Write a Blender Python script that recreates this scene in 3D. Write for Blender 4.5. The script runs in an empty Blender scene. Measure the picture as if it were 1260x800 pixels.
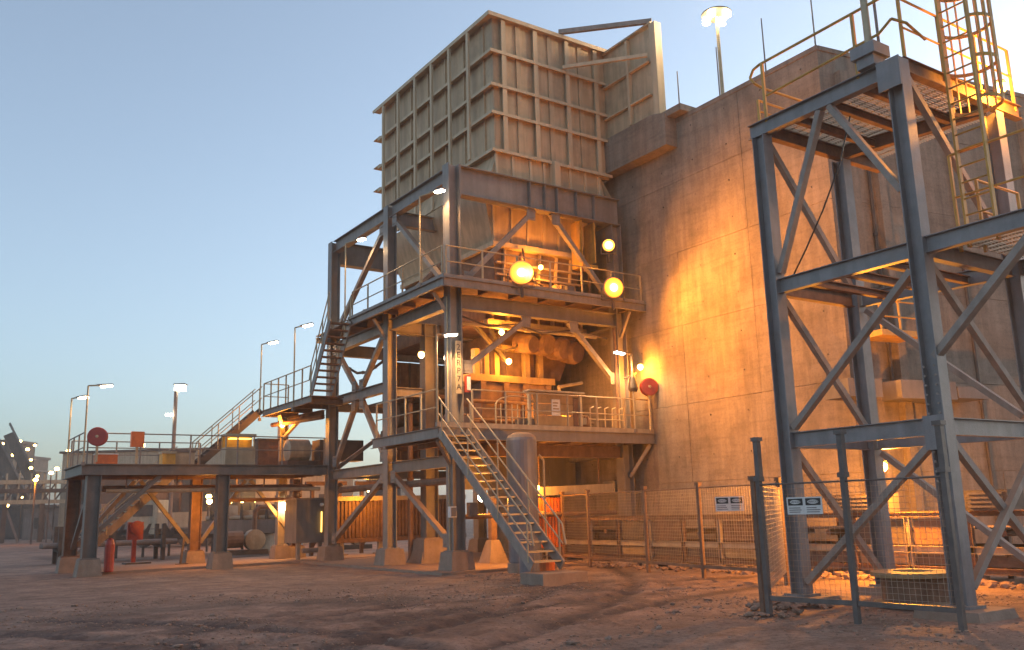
import bpy, math, random
import numpy as np
from mathutils import Vector, Matrix
random.seed(7); rng=np.random.default_rng(7)
sc=bpy.context.scene; COL=sc.collection

# ------------------------------------------------------------------ camera
FPX=1104.17
CAM=np.array([-13.1195,-22.4914,1.65])
RM=np.array([[0.8310604,-0.5555164,-0.0272044],[0.0902294,0.1829264,-0.9789773],[0.5488144,0.8111347,0.2021468]])
cd=bpy.data.cameras.new('camera'); cam=bpy.data.objects.new('camera',cd); COL.objects.link(cam)
m=Matrix(((RM[0][0],-RM[1][0],-RM[2][0],CAM[0]),(RM[0][1],-RM[1][1],-RM[2][1],CAM[1]),(RM[0][2],-RM[1][2],-RM[2][2],CAM[2]),(0,0,0,1)))
cam.matrix_world=m; cd.sensor_width=36; cd.lens=FPX/1260*36; cd.clip_start=.1; cd.clip_end=6000
sc.camera=cam
# ------------------------------------------------------------------ sky, sun, exposure
SUN_EL=math.radians(6.0); SUN_ROT=math.radians(86)
w=bpy.data.worlds.new('World'); sc.world=w; w.use_nodes=True
nt=w.node_tree; nt.nodes.clear()
out=nt.nodes.new('ShaderNodeOutputWorld'); bg=nt.nodes.new('ShaderNodeBackground')
sk=nt.nodes.new('ShaderNodeTexSky'); sk.sky_type='NISHITA'; sk.sun_disc=False
sk.sun_elevation=SUN_EL; sk.sun_rotation=SUN_ROT; sk.air_density=1.0; sk.dust_density=1.7; sk.ozone_density=3.2
hs=nt.nodes.new('ShaderNodeHueSaturation'); hs.inputs['Saturation'].default_value=.63;hs.inputs['Hue'].default_value=.495
nt.links.new(sk.outputs[0],hs.inputs['Color'])
nt.links.new(hs.outputs[0],bg.inputs['Color']); bg.inputs['Strength'].default_value=.15
nt.links.new(bg.outputs[0],out.inputs[0])
sl=bpy.data.lights.new('sun','SUN'); sl.energy=.2; sl.angle=math.radians(60); sl.color=(1,.72,.5)
so=bpy.data.objects.new('sun',sl); COL.objects.link(so)
sd=Vector((math.sin(SUN_ROT)*math.cos(SUN_EL),math.cos(SUN_ROT)*math.cos(SUN_EL),math.sin(SUN_EL)))
so.rotation_euler=sd.to_track_quat('Z','Y').to_euler(); so.location=(0,0,60)
sc.view_settings.view_transform='Standard'; sc.view_settings.look='None'
sc.view_settings.exposure=1.6; sc.view_settings.gamma=1; sc.view_settings.use_curve_mapping=False
try:
    sc.cycles.use_denoising=True; sc.cycles.max_bounces=6; sc.cycles.diffuse_bounces=3; sc.cycles.sample_clamp_indirect=4
except Exception: pass

# ------------------------------------------------------------------ helpers
WL={}
LP=.45   # overall lamp output
def P3(*a): return np.array(a,float)
class MB:
    def __init__(s): s.v=[]; s.f=[]
    def add(s,vs,fs):
        n=len(s.v); s.v.extend([tuple(map(float,v)) for v in vs]); s.f.extend([tuple(i+n for i in f) for f in fs]); return s
    def box(s,a,b):
        x0,x1=sorted((a[0],b[0]));y0,y1=sorted((a[1],b[1]));z0,z1=sorted((a[2],b[2]))
        return s.add([(x0,y0,z0),(x1,y0,z0),(x1,y1,z0),(x0,y1,z0),(x0,y0,z1),(x1,y0,z1),(x1,y1,z1),(x0,y1,z1)],
            [(0,3,2,1),(4,5,6,7),(0,1,5,4),(1,2,6,5),(2,3,7,6),(3,0,4,7)])
    def cbox(s,c,d,rz=0):
        cx,cy,cz=c;hx,hy,hz=d[0]/2,d[1]/2,d[2]/2;ca,sa=math.cos(rz),math.sin(rz)
        vs=[(cx+x*hx*ca-y*hy*sa,cy+x*hx*sa+y*hy*ca,cz+z*hz) for z in(-1,1) for x,y in((-1,-1),(1,-1),(1,1),(-1,1))]
        return s.add(vs,[(0,3,2,1),(4,5,6,7),(0,1,5,4),(1,2,6,5),(2,3,7,6),(3,0,4,7)])
    def extr(s,p0,p1,prof,side):
        p0=P3(*p0);p1=P3(*p1);d=p1-p0;d/=np.linalg.norm(d)
        u=P3(*side);u=u-d*np.dot(u,d)
        if np.linalg.norm(u)<1e-6: u=P3(0,1,0)-d*d[1]
        u/=np.linalg.norm(u);v=np.cross(d,u)
        n=len(prof);vs=[p0+u*a+v*b for a,b in prof]+[p1+u*a+v*b for a,b in prof]
        fs=[(i,(i+1)%n,n+(i+1)%n,n+i) for i in range(n)]+[tuple(range(n-1,-1,-1)),tuple(range(n,2*n))]
        return s.add(vs,fs)
    def ib(s,p0,p1,d=.38,w=.38,t=.022,side=(0,0,1)):
        a,b,h=d/2,w/2,t/2
        return s.extr(p0,p1,[(-a,-b),(-a+t,-b),(-a+t,-h),(a-t,-h),(a-t,-b),(a,-b),(a,b),(a-t,b),(a-t,h),(-a+t,h),(-a+t,b),(-a,b)],side)
    def ch(s,p0,p1,d=.2,w=.08,t=.012,side=(0,0,1)):   # channel
        a=d/2
        return s.extr(p0,p1,[(-a,0),(-a,w),(-a+t,w),(-a+t,t),(a-t,t),(a-t,w),(a,w),(a,0)],side)
    def bar(s,p0,p1,d=.1,w=.1,side=(0,0,1)):
        a,b=d/2,w/2
        return s.extr(p0,p1,[(-a,-b),(a,-b),(a,b),(-a,b)],side)
    def tube(s,p0,p1,r=.02,n=6,r1=None):
        p0=P3(*p0);p1=P3(*p1);d=p1-p0;L=np.linalg.norm(d)
        if L<1e-6:return s
        d/=L;u=np.cross(d,(0,0,1) if abs(d[2])<.9 else (1,0,0));u/=np.linalg.norm(u);v=np.cross(d,u);r1=r if r1 is None else r1
        an=[2*math.pi*i/n for i in range(n)]
        vs=[p0+(u*math.cos(t)+v*math.sin(t))*r for t in an]+[p1+(u*math.cos(t)+v*math.sin(t))*r1 for t in an]
        return s.add(vs,[(i,(i+1)%n,n+(i+1)%n,n+i) for i in range(n)]+[tuple(range(n-1,-1,-1)),tuple(range(n,2*n))])
    def path(s,pts,r=.02,n=6):
        for a,b in zip(pts,pts[1:]): s.tube(a,b,r,n)
        return s
    def lathe(s,c,prof,n=20,axis=(0,0,1)):
        c=P3(*c);d=P3(*axis);d/=np.linalg.norm(d)
        u=np.cross(d,(0,0,1) if abs(d[2])<.9 else (1,0,0));u/=np.linalg.norm(u);v=np.cross(d,u)
        vs=[];k=len(prof)
        for r,z in prof:
            for i in range(n):
                t=2*math.pi*i/n;vs.append(c+d*z+(u*math.cos(t)+v*math.sin(t))*max(r,1e-4))
        fs=[(j*n+i,j*n+(i+1)%n,(j+1)*n+(i+1)%n,(j+1)*n+i) for j in range(k-1) for i in range(n)]
        fs+=[tuple(range(n-1,-1,-1)),tuple(range((k-1)*n,k*n))]
        return s.add(vs,fs)
    def prism(s,poly,off):
        o=P3(*off);n=len(poly);vs=[P3(*q) for q in poly]+[P3(*q)+o for q in poly]
        return s.add(vs,[(i,(i+1)%n,n+(i+1)%n,n+i) for i in range(n)]+[tuple(range(n-1,-1,-1)),tuple(range(n,2*n))])
    def build(s,name,mt,parent=None,smooth=False,label=None):
        off=WL[parent.name] if parent is not None else P3(0,0,0)
        me=bpy.data.meshes.new(name); me.from_pydata([tuple(np.array(v)-off) for v in s.v],[],s.f)
        me.materials.append(mt)
        if smooth:
            for p in me.polygons: p.use_smooth=True
        import bmesh
        b=bmesh.new();b.from_mesh(me);bmesh.ops.recalc_face_normals(b,faces=b.faces);b.to_mesh(me);b.free()
        o=bpy.data.objects.new(name,me);COL.objects.link(o)
        if parent is not None:o.parent=parent
        WL[o.name]=off
        if label:o['label']=label
        return o
def thing(name,label,cat,loc=(0,0,0),group=None):
    o=bpy.data.objects.new(name,None);COL.objects.link(o);o.location=loc;o.empty_display_size=.3
    o['label']=label;o['category']=cat
    if group:o['group']=group
    WL[o.name]=P3(*loc);return o
def light(kind,name,loc,energy,color,parent=None,size=.15,aim=None,spot=None,blend=.3):
    l=bpy.data.lights.new(name,kind);l.energy=energy*LP;l.color=color;l.shadow_soft_size=size
    o=bpy.data.objects.new(name,l);COL.objects.link(o)
    off=WL[parent.name] if parent is not None else P3(0,0,0)
    if parent is not None:o.parent=parent
    o.location=tuple(P3(*loc)-off)
    if aim is not None:o.rotation_euler=(-Vector(aim)).to_track_quat('Z','Y').to_euler()
    if spot:l.spot_size=math.radians(spot);l.spot_blend=blend
    return o
def dup(root,delta,label=None,group=None):
    d=P3(*delta);r=root.copy();COL.objects.link(r);r.location=tuple(P3(*root.location)+d);WL[r.name]=WL[root.name]+d
    for c in list(root.children):
        k=c.copy();COL.objects.link(k);k.parent=r;WL[k.name]=WL[r.name]
        for g in c.children:
            q=g.copy();COL.objects.link(q);q.parent=k;WL[q.name]=WL[r.name]
    if label:r['label']=label
    if group:r['group']=group
    return r

# ------------------------------------------------------------------ materials
def hexl(*c): return (c[0],c[1],c[2],1)
def mat(name,c1,c2=None,scale=3,rough=.6,bump=.15,streak=0.0,dust=None,dustamt=.6,metal=0,fine=40,stain=None,stainamt=.5):
    mt=bpy.data.materials.new(name);mt.use_nodes=True;n=mt.node_tree;b=n.nodes['Principled BSDF'];L=n.links
    b.inputs['Roughness'].default_value=rough;b.inputs['Metallic'].default_value=metal
    geo=n.nodes.new('ShaderNodeNewGeometry')
    c2=c2 or tuple(x*.7 for x in c1)
    n1=n.nodes.new('ShaderNodeTexNoise');n1.inputs['Scale'].default_value=scale;n1.inputs['Detail'].default_value=6;n1.inputs['Roughness'].default_value=.65
    L.new(geo.outputs['Position'],n1.inputs['Vector'])
    rp=n.nodes.new('ShaderNodeValToRGB');rp.color_ramp.elements[0].position=.35;rp.color_ramp.elements[1].position=.68
    rp.color_ramp.elements[0].color=hexl(*c2);rp.color_ramp.elements[1].color=hexl(*c1)
    L.new(n1.outputs['Fac'],rp.inputs['Fac']);cur=rp.outputs['Color']
    if streak>0:
        mp=n.nodes.new('ShaderNodeMapping');mp.inputs['Scale'].default_value=(3.2,3.2,.3)
        L.new(geo.outputs['Position'],mp.inputs['Vector'])
        n2=n.nodes.new('ShaderNodeTexNoise');n2.inputs['Scale'].default_value=1.6;n2.inputs['Detail'].default_value=5
        L.new(mp.outputs[0],n2.inputs['Vector'])
        r2=n.nodes.new('ShaderNodeValToRGB');r2.color_ramp.elements[0].position=.42;r2.color_ramp.elements[1].position=.62
        r2.color_ramp.elements[0].color=(1-streak,)*3+(1,);r2.color_ramp.elements[1].color=(1,1,1,1)
        L.new(n2.outputs['Fac'],r2.inputs['Fac'])
        mx=n.nodes.new('ShaderNodeMixRGB');mx.blend_type='MULTIPLY';mx.inputs['Fac'].default_value=1
        L.new(cur,mx.inputs[1]);L.new(r2.outputs[0],mx.inputs[2]);cur=mx.outputs[0]
    if stain:
        n3=n.nodes.new('ShaderNodeTexNoise');n3.inputs['Scale'].default_value=scale*.45;n3.inputs['Detail'].default_value=8;n3.inputs['Roughness'].default_value=.75
        mp3=n.nodes.new('ShaderNodeMapping');mp3.inputs['Location'].default_value=(11,5,3);L.new(geo.outputs['Position'],mp3.inputs['Vector']);L.new(mp3.outputs[0],n3.inputs['Vector'])
        r3=n.nodes.new('ShaderNodeMapRange');r3.inputs[1].default_value=.52;r3.inputs[2].default_value=.7;r3.inputs[4].default_value=stainamt
        L.new(n3.outputs['Fac'],r3.inputs[0])
        mx=n.nodes.new('ShaderNodeMixRGB');L.new(r3.outputs[0],mx.inputs[0]);L.new(cur,mx.inputs[1]);mx.inputs[2].default_value=hexl(*stain);cur=mx.outputs[0]
    nf=n.nodes.new('ShaderNodeTexNoise');nf.inputs['Scale'].default_value=fine;nf.inputs['Detail'].default_value=3
    L.new(geo.outputs['Position'],nf.inputs['Vector'])
    if dust:
        sx=n.nodes.new('ShaderNodeSeparateXYZ');L.new(geo.outputs['Normal'],sx.inputs[0])
        mr=n.nodes.new('ShaderNodeMapRange');mr.inputs[1].default_value=.2;mr.inputs[2].default_value=.9;mr.inputs[4].default_value=dustamt
        L.new(sx.outputs['Z'],mr.inputs[0])
        ad=n.nodes.new('ShaderNodeMath');ad.operation='MULTIPLY_ADD';ad.inputs[1].default_value=.3;L.new(n1.outputs['Fac'],ad.inputs[0]);L.new(mr.outputs[0],ad.inputs[2])
        mx=n.nodes.new('ShaderNodeMixRGB');L.new(ad.outputs[0],mx.inputs[0]);L.new(cur,mx.inputs[1]);mx.inputs[2].default_value=hexl(*dust);cur=mx.outputs[0]
    L.new(cur,b.inputs['Base Color'])
    if bump:
        bp=n.nodes.new('ShaderNodeBump');bp.inputs['Strength'].default_value=bump;bp.inputs['Distance'].default_value=.03
        L.new(nf.outputs['Fac'],bp.inputs['Height']);L.new(bp.outputs[0],b.inputs['Normal'])
    return mt
def emit(name,c,s):
    mt=bpy.data.materials.new(name);mt.use_nodes=True;n=mt.node_tree;b=n.nodes['Principled BSDF']
    b.inputs['Base Color'].default_value=hexl(*c);b.inputs['Emission Color'].default_value=hexl(*c);b.inputs['Emission Strength'].default_value=s;return mt
DUST=(.27,.17,.115)
M={}
M['steel']=mat('painted_grey_steel',(.29,.26,.235),(.205,.18,.165),2.2,.5,.12,.18,DUST,.55,stain=(.22,.15,.11),stainamt=.45)
M['tsteel']=mat('blue_grey_steel',(.245,.25,.265),(.175,.175,.18),2.5,.45,.12,.2,DUST,.6,stain=(.2,.15,.12),stainamt=.4)
M['post']=mat('dark_fence_steel',(.11,.105,.105),(.07,.065,.065),5,.5,.1,.2,DUST,.5)
M['dsteel']=mat('dark_walkway_steel',(.19,.17,.155),(.13,.115,.105),2.2,.5,.12,.18,DUST,.55,stain=(.2,.12,.08),stainamt=.5)
M['brace']=mat('dusty_brace_steel',(.36,.305,.265),(.25,.21,.18),4,.6,.2,.2,DUST,.6,stain=(.24,.16,.11),stainamt=.5)
M['hopper']=mat('beige_bin_steel',(.70,.49,.295),(.56,.385,.225),1.3,.65,.12,.22,(.30,.22,.15),.4,stain=(.22,.155,.105),stainamt=.55)
M['hopper2']=mat('beige_bin_stiffener',(.74,.55,.35),(.62,.45,.275),2,.65,.1,.15,(.30,.22,.15),.4)
def concrete_mat(name,c1,c2):
    mt=mat(name,c1,c2,.42,.88,0,.16,None,fine=14,stain=(.23,.155,.11),stainamt=.55)
    n=mt.node_tree;L=n.links;b=n.nodes['Principled BSDF'];cur=b.inputs['Base Color'].links[0].from_socket
    geo=n.nodes.new('ShaderNodeNewGeometry')
    def nz(s,sc,d=7,ro=.7):
        mp=n.nodes.new('ShaderNodeMapping');mp.inputs['Scale'].default_value=sc;L.new(geo.outputs['Position'],mp.inputs['Vector'])
        q=n.nodes.new('ShaderNodeTexNoise');q.inputs['Scale'].default_value=s;q.inputs['Detail'].default_value=d;q.inputs['Roughness'].default_value=ro;L.new(mp.outputs[0],q.inputs['Vector']);return q.outputs['Fac']
    def mul(f,a,b_,lo):
        nonlocal cur
        m=n.nodes.new('ShaderNodeMapRange');m.inputs[1].default_value=a;m.inputs[2].default_value=b_;m.inputs[3].default_value=lo;m.inputs[4].default_value=1;L.new(f,m.inputs[0])
        x=n.nodes.new('ShaderNodeMixRGB');x.blend_type='MULTIPLY';x.inputs[0].default_value=1;L.new(cur,x.inputs[1]);L.new(m.outputs[0],x.inputs[2]);cur=x.outputs[0]
    mul(nz(1.1,(1,1,1)),.36,.56,.72);mul(nz(3.2,(1,1,.12)),.34,.5,.80);mul(nz(2.2,(.25,.25,2.6)),.36,.5,.84);mul(nz(16,(1,1,1)),.36,.5,.82)
    L.new(cur,b.inputs['Base Color'])
    bp=n.nodes.new('ShaderNodeBump');bp.inputs['Strength'].default_value=.5;bp.inputs['Distance'].default_value=.04;L.new(nz(5,(1,1,.35),8),bp.inputs['Height']);L.new(bp.outputs[0],b.inputs['Normal']);return mt
M['concrete']=concrete_mat('cast_concrete',(.385,.295,.225),(.29,.22,.165))
M['pier']=mat('pier_concrete',(.36,.275,.215),(.25,.185,.14),2.5,.9,.35,.15,DUST,.7,fine=20,stain=(.25,.15,.1),stainamt=.7)
M['rail']=mat('tan_painted_rail',(.52,.42,.27),(.38,.29,.18),6,.5,.05,dust=DUST,dustamt=.3,metal=.2)
M['rust']=mat('rusty_steel',(.24,.13,.075),(.13,.07,.045),4,.75,.3,.25,DUST,.5,fine=30)
M['dark']=mat('dark_grimy_steel',(.085,.07,.06),(.045,.04,.036),3,.7,.2,.1,DUST,.45)
M['hood']=mat('cream_duct',(.52,.43,.30),(.4,.32,.22),3,.6,.1,.2,DUST,.5)
M['yellow']=mat('yellow_paint',(.72,.40,.05),(.55,.29,.04),4,.55,.1,.25,DUST,.4,stain=(.25,.14,.06),stainamt=.5)
M['red']=mat('red_paint',(.40,.05,.03),(.28,.035,.025),6,.4,.05)
M['orange']=mat('orange_paint',(.70,.17,.03),(.5,.11,.02),6,.45,.05)
M['blue']=mat('blue_tank_paint',(.20,.215,.255),(.145,.155,.18),2,.5,.1,.3,DUST,.75,stain=(.2,.15,.12),stainamt=.5)
M['white']=mat('sign_white',(.72,.70,.67),(.6,.57,.53),8,.5,.02)
M['black']=mat('black_print',(.02,.02,.02),(.015,.015,.015),8,.5,0)
M['wood']=mat('yellowish_board',(.46,.31,.14),(.34,.22,.1),5,.7,.2,.2,DUST,.3)
M['wire']=mat('fence_wire',(.42,.34,.26),(.3,.24,.18),10,.5,0,metal=.3)
M['box']=mat('grey_cabinet',(.19,.175,.17),(.145,.13,.125),2,.55,.1,.2,DUST,.5)
M['rock']=mat('loose_rock',(.36,.235,.17),(.22,.14,.10),9,.95,.4,fine=60)
M['slab']=mat('slab_concrete',(.33,.24,.18),(.24,.17,.125),2,.9,.3,dust=DUST,dustamt=.6,fine=25)
M['plant']=mat('distant_plant_steel',(.17,.12,.09),(.10,.07,.055),1,.8,.1,.2)
M['plantpale']=mat('distant_pale_steel',(.27,.21,.18),(.18,.14,.12),.8,.8,.1,.2)
M['lwhite']=emit('lamp_white',(1,.86,.62),14)
M['lcore']=emit('lamp_core',(1,.80,.42),30)
def flood_lens():
    mt=emit('flood_lens',(1,.6,.1),1);n=mt.node_tree;b=n.nodes['Principled BSDF'];L=n.links
    tc=n.nodes.new('ShaderNodeTexCoord');ln=n.nodes.new('ShaderNodeVectorMath');ln.operation='LENGTH';L.new(tc.outputs['Object'],ln.inputs[0])
    mr=n.nodes.new('ShaderNodeMapRange');mr.inputs[1].default_value=.06;mr.inputs[2].default_value=.42;L.new(ln.outputs['Value'],mr.inputs[0])
    rp=n.nodes.new('ShaderNodeValToRGB');e=rp.color_ramp.elements;e[0].position=0;e[0].color=(1,1,.9,1);e[1].position=1;e[1].color=(.16,.05,.004,1)
    for p,c in((.14,(1,.9,.5,1)),(.28,(1,.42,.03,1)),(.5,(.9,.21,.008,1)),(.75,(.35,.07,.003,1))): q=e.new(p);q.color=c
    L.new(mr.outputs[0],rp.inputs[0]);L.new(rp.outputs[0],b.inputs['Emission Color']);b.inputs['Base Color'].default_value=(.3,.2,.1,1);b.inputs['Emission Strength'].default_value=2.6;return mt
M['lflood']=flood_lens()
M['lwarm']=emit('lamp_warm',(1,.62,.16),12)
M['gsoft']=emit('soft_glow',(1,.6,.12),1.1)  # soft self-glow; on the conduit it paints in lamplight
SOD=(1,.35,.03); WARM=(1,.60,.26)

# ------------------------------------------------------------------ ground
def vnoise(x,y,seed):
    xi=np.floor(x).astype(np.int64);yi=np.floor(y).astype(np.int64);xf=x-xi;yf=y-yi
    def h(a,b):
        k=(a*374761393+b*668265263+seed*974634)&0xffffffff;k=((k^(k>>13))*1274126177)&0xffffffff;return ((k^(k>>16))&0xffff)/65535.
    u=xf*xf*(3-2*xf);v=yf*yf*(3-2*yf)
    return (h(xi,yi)*(1-u)+h(xi+1,yi)*u)*(1-v)+(h(xi,yi+1)*(1-u)+h(xi+1,yi+1)*u)*v
def fbm(x,y,s,seed,o=4):
    r=0;a=.5
    for i in range(o): r=r+a*vnoise(x*s,y*s,seed+i);s*=2.07;a*=.5
    return r
def gh(x,y):
    x=np.asarray(x,float);y=np.asarray(y,float)
    near=np.clip(1-np.hypot(x+6,y+10)/26,0,1)**.5
    # churned patch in front, tyre ruts curving across the yard
    churn=np.clip(1-np.hypot((x+7.5)/7.5,(y+9.5)/5.5),0,1)+np.clip(1-np.hypot((x+1.5)/3.5,(y+8)/4),0,1)*.9
    z=(fbm(x,y,.35,1)-.47)*.08*near+(fbm(x,y,6.5,61,3)-.45)*.055*np.clip(churn*1.6+.15,0,1)*near+(fbm(x,y,2.2,11,4)-.47)*(.02+.03*np.clip(churn*2,0,1))*near
    for k,(cx,cy,R) in enumerate(RUTS):
        d=np.abs(np.hypot(x-cx,y-cy)-R)
        z=z+near*(-.045*np.exp(-(d/.2)**2)+.022*np.exp(-((d-.36)/.14)**2)+.02*np.exp(-(d/.25)**2)*np.sin(np.arctan2(y-cy,x-cx)*R/.09))*(.4+fbm(x,y,.5,31+k,2))
    flat=np.clip((np.maximum(np.maximum(-9.5-x,x-9),np.maximum(-1.2-y,y-30)))/1.5,0,1)
    flat=np.where((x>-1.8)&(y<-9)&(y>-17),.2,flat)
    return z*flat-.012
RUTS=((-2,-26,17.5),(-2,-26,19.2),(-16,8,20.5),(-16,8,22.2),(-22,-14,13.0),(-22,-14,14.7),(4,-30,20.6),(4,-30,22.3))
def damp(x,y):
    d=np.zeros_like(x)
    for k,(cx,cy,R) in enumerate(RUTS):
        q=np.abs(np.hypot(x-cx,y-cy)-R);d=np.maximum(d,np.exp(-(q/.26)**2)*np.clip(fbm(x,y,.3,90+k,3)*4-1.2,0,1)*1.3)
    big=np.clip(1-np.hypot((x+8.5)/7,(y+7.5)/5),0,1)+np.clip(1-np.hypot((x+1.2)/3.2,(y+7.5)/4),0,1)
    d=np.maximum(d,np.clip(big*2.2,0,1)*np.clip((fbm(x,y,.8,55,5)-.40)*5,0,1))
    return d
def axis(a,b,st,far):
    c=list(np.arange(a,b,st));s=st;v=c[-1]
    while v<far: s*=1.28;v+=s;c.append(v)
    s=st;v=c[0];l=[]
    while v>-far: s*=1.28;v-=s;l.append(v)
    return np.array(l[::-1]+c)
gx=axis(-17,6,.085,760);gy=axis(-19.5,1,.085,760)
XX,YY=np.meshgrid(gx,gy);ZZ=gh(XX,YY)
nx,ny=len(gx),len(gy);vs=np.stack([XX,YY,ZZ],-1).reshape(-1,3)
ii=(np.arange(ny-1)[:,None]*nx+np.arange(nx-1)[None]).reshape(-1)
fs=np.stack([ii,ii+1,ii+nx+1,ii+nx],-1)
me=bpy.data.meshes.new('ground');me.vertices.add(len(vs));me.vertices.foreach_set('co',vs.ravel())
me.loops.add(fs.size);me.loops.foreach_set('vertex_index',fs.ravel());me.polygons.add(len(fs))
me.polygons.foreach_set('loop_start',np.arange(0,fs.size,4));me.polygons.foreach_set('loop_total',np.full(len(fs),4))
me.update();me.validate()
at_=me.attributes.new('damp','FLOAT','POINT');at_.data.foreach_set('value',damp(XX,YY).ravel().astype(np.float32))
for p in me.polygons:p.use_smooth=True
go=bpy.data.objects.new('ground',me);COL.objects.link(go);go['kind']='structure'
def ground_mat():
    mt=bpy.data.materials.new('red_dirt');mt.use_nodes=True;n=mt.node_tree;b=n.nodes['Principled BSDF'];L=n.links
    b.inputs['Roughness'].default_value=.95
    geo=n.nodes.new('ShaderNodeNewGeometry')
    def noise(s,d=8,r=.65,dist=0,sc=(1,1,1)):
        mp=n.nodes.new('ShaderNodeMapping');mp.inputs['Scale'].default_value=sc;L.new(geo.outputs['Position'],mp.inputs['Vector'])
        q=n.nodes.new('ShaderNodeTexNoise');q.inputs['Scale'].default_value=s;q.inputs['Detail'].default_value=d;q.inputs['Roughness'].default_value=r;q.inputs['Distortion'].default_value=dist
        L.new(mp.outputs[0],q.inputs['Vector']);return q.outputs['Fac']
    def ramp(f,a,b_,c1,c2):
        r=n.nodes.new('ShaderNodeValToRGB');r.color_ramp.elements[0].position=a;r.color_ramp.elements[1].position=b_
        r.color_ramp.elements[0].color=hexl(*c1);r.color_ramp.elements[1].color=hexl(*c2);L.new(f,r.inputs[0]);return r.outputs[0]
    def mix(f,a,c,mode='MIX'):
        x=n.nodes.new('ShaderNodeMixRGB');x.blend_type=mode
        if isinstance(f,float):x.inputs[0].default_value=f
        else:L.new(f,x.inputs[0])
        L.new(a,x.inputs[1]);L.new(c,x.inputs[2]);return x.outputs[0]
    a=ramp(noise(.35,9,.7,.8),.38,.62,(.24,.15,.11),(.36,.235,.175))
    g=ramp(noise(1.7,9,.75,.6),.36,.6,(.55,.5,.47),(1,1,1))
    c=mix(1.0,a,g,'MULTIPLY')
    dk=ramp(noise(.22,9,.78,1.2),.56,.64,(0,0,0),(1,1,1));d=ramp(noise(4,9,.85,.6),.4,.62,(.06,.036,.028),(.26,.15,.105))
    at_=n.nodes.new('ShaderNodeAttribute');at_.attribute_name='damp'
    c=mix(dk,c,d)
    nb=noise(6,9,.8,.3);mm=n.nodes.new('ShaderNodeMath');mm.operation='MULTIPLY_ADD';mm.inputs[1].default_value=1.9;mm.inputs[2].default_value=-.1;L.new(nb,mm.inputs[0])
    m2=n.nodes.new('ShaderNodeMath');m2.operation='MULTIPLY';m2.use_clamp=True;L.new(at_.outputs['Fac'],m2.inputs[0]);L.new(mm.outputs[0],m2.inputs[1])
    dc=n.nodes.new('ShaderNodeRGB');dc.outputs[0].default_value=hexl(.08,.048,.038);c=mix(m2.outputs[0],c,dc.outputs[0])
    sp=ramp(noise(14,6,.75),.5,.66,(1,1,1),(.5,.45,.42));c=mix(1.0,c,sp,'MULTIPLY')
    L.new(c,b.inputs['Base Color'])
    bp=n.nodes.new('ShaderNodeBump');bp.inputs['Strength'].default_value=.55;bp.inputs['Distance'].default_value=.05
    L.new(noise(7,12,.85),bp.inputs['Height']);L.new(bp.outputs[0],b.inputs['Normal']);return mt
me.materials.append(ground_mat())
# loose stones and clods
rk=MB();ico=[(0,0,1),(.89,0,.45),(.28,.85,.45),(-.72,.53,.45),(-.72,-.53,.45),(.28,-.85,.45),(.72,.53,-.45),(-.28,.85,-.45),(-.89,0,-.45),(-.28,-.85,-.45),(.72,-.53,-.45),(0,0,-1)]
icf=[(0,1,2),(0,2,3),(0,3,4),(0,4,5),(0,5,1),(1,6,2),(2,7,3),(3,8,4),(4,9,5),(5,10,1),(1,10,6),(2,6,7),(3,7,8),(4,8,9),(5,9,10),(11,7,6),(11,8,7),(11,9,8),(11,10,9),(11,6,10)]
def rock(x,y,z,r,mb=rk,fl=.6):
    k=rng.uniform(.65,1.25,(12,1));q=np.array(ico)*k*r*np.array([rng.uniform(.8,1.5),rng.uniform(.8,1.3),fl]);t=rng.uniform(0,6.28);c,s_=math.cos(t),math.sin(t)
    q=np.stack([q[:,0]*c-q[:,1]*s_+x,q[:,0]*s_+q[:,1]*c+y,q[:,2]+z],-1);mb.add(q,icf)
cx=rng.uniform(-15,3.0,26000);cy=rng.uniform(-17,-1.4,26000);dn=fbm(cx,cy,.45,77,3);cnt=0
zz=gh(cx,cy)
for x,y,dv,z in zip(cx,cy,dn,zz):
    if rng.random()<np.clip((dv-.40)*6,.05,1) and cnt<9000:
        rr=.008+.022*rng.random()**3+(.05*rng.random() if rng.random()<.03 else 0);rock(x,y,z+rr*.2,rr);cnt+=1
o=rk.build('gravel',M['rock']);o['kind']='stuff';o['label']='loose stones and clods scattered over the red dirt yard'
sb=MB().box((-7.6,9.7,-.2),(9,15,.07)).box((-.9,-.75,-.2),(7,9.65,.06));o=sb.build('floor_slab',M['slab']);o['kind']='structure'

# ------------------------------------------------------------------ concrete wall
cw=thing('concrete_wall','tall board-marked concrete retaining wall lit orange by floodlights, right of the crusher','wall',(7,-2,0))
WY0,WY1,WZ=-8.3,9.4,14.0
core=MB().box((7.05,WY0+.05,-.3),(12,WY1,WZ-.03));core.build('wall_core',M['concrete'],cw)
lifts=[0,2.35,4.75,7.25,9.65,12.0,14.0];ys=np.linspace(WY1,WY0,7);g=.006
for j in range(6):
    for i in range(6):
        z0,z1=lifts[j]+(g if j else -.2),lifts[j+1]-(g if j<5 else 0);d=rng.uniform(-.006,.006)
        MB().box((7.0+d,ys[i]-g,z0),(7.06,ys[i+1]+(g if i<5 else 0),z1)).build('concrete_panel',M['concrete'],cw)
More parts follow.
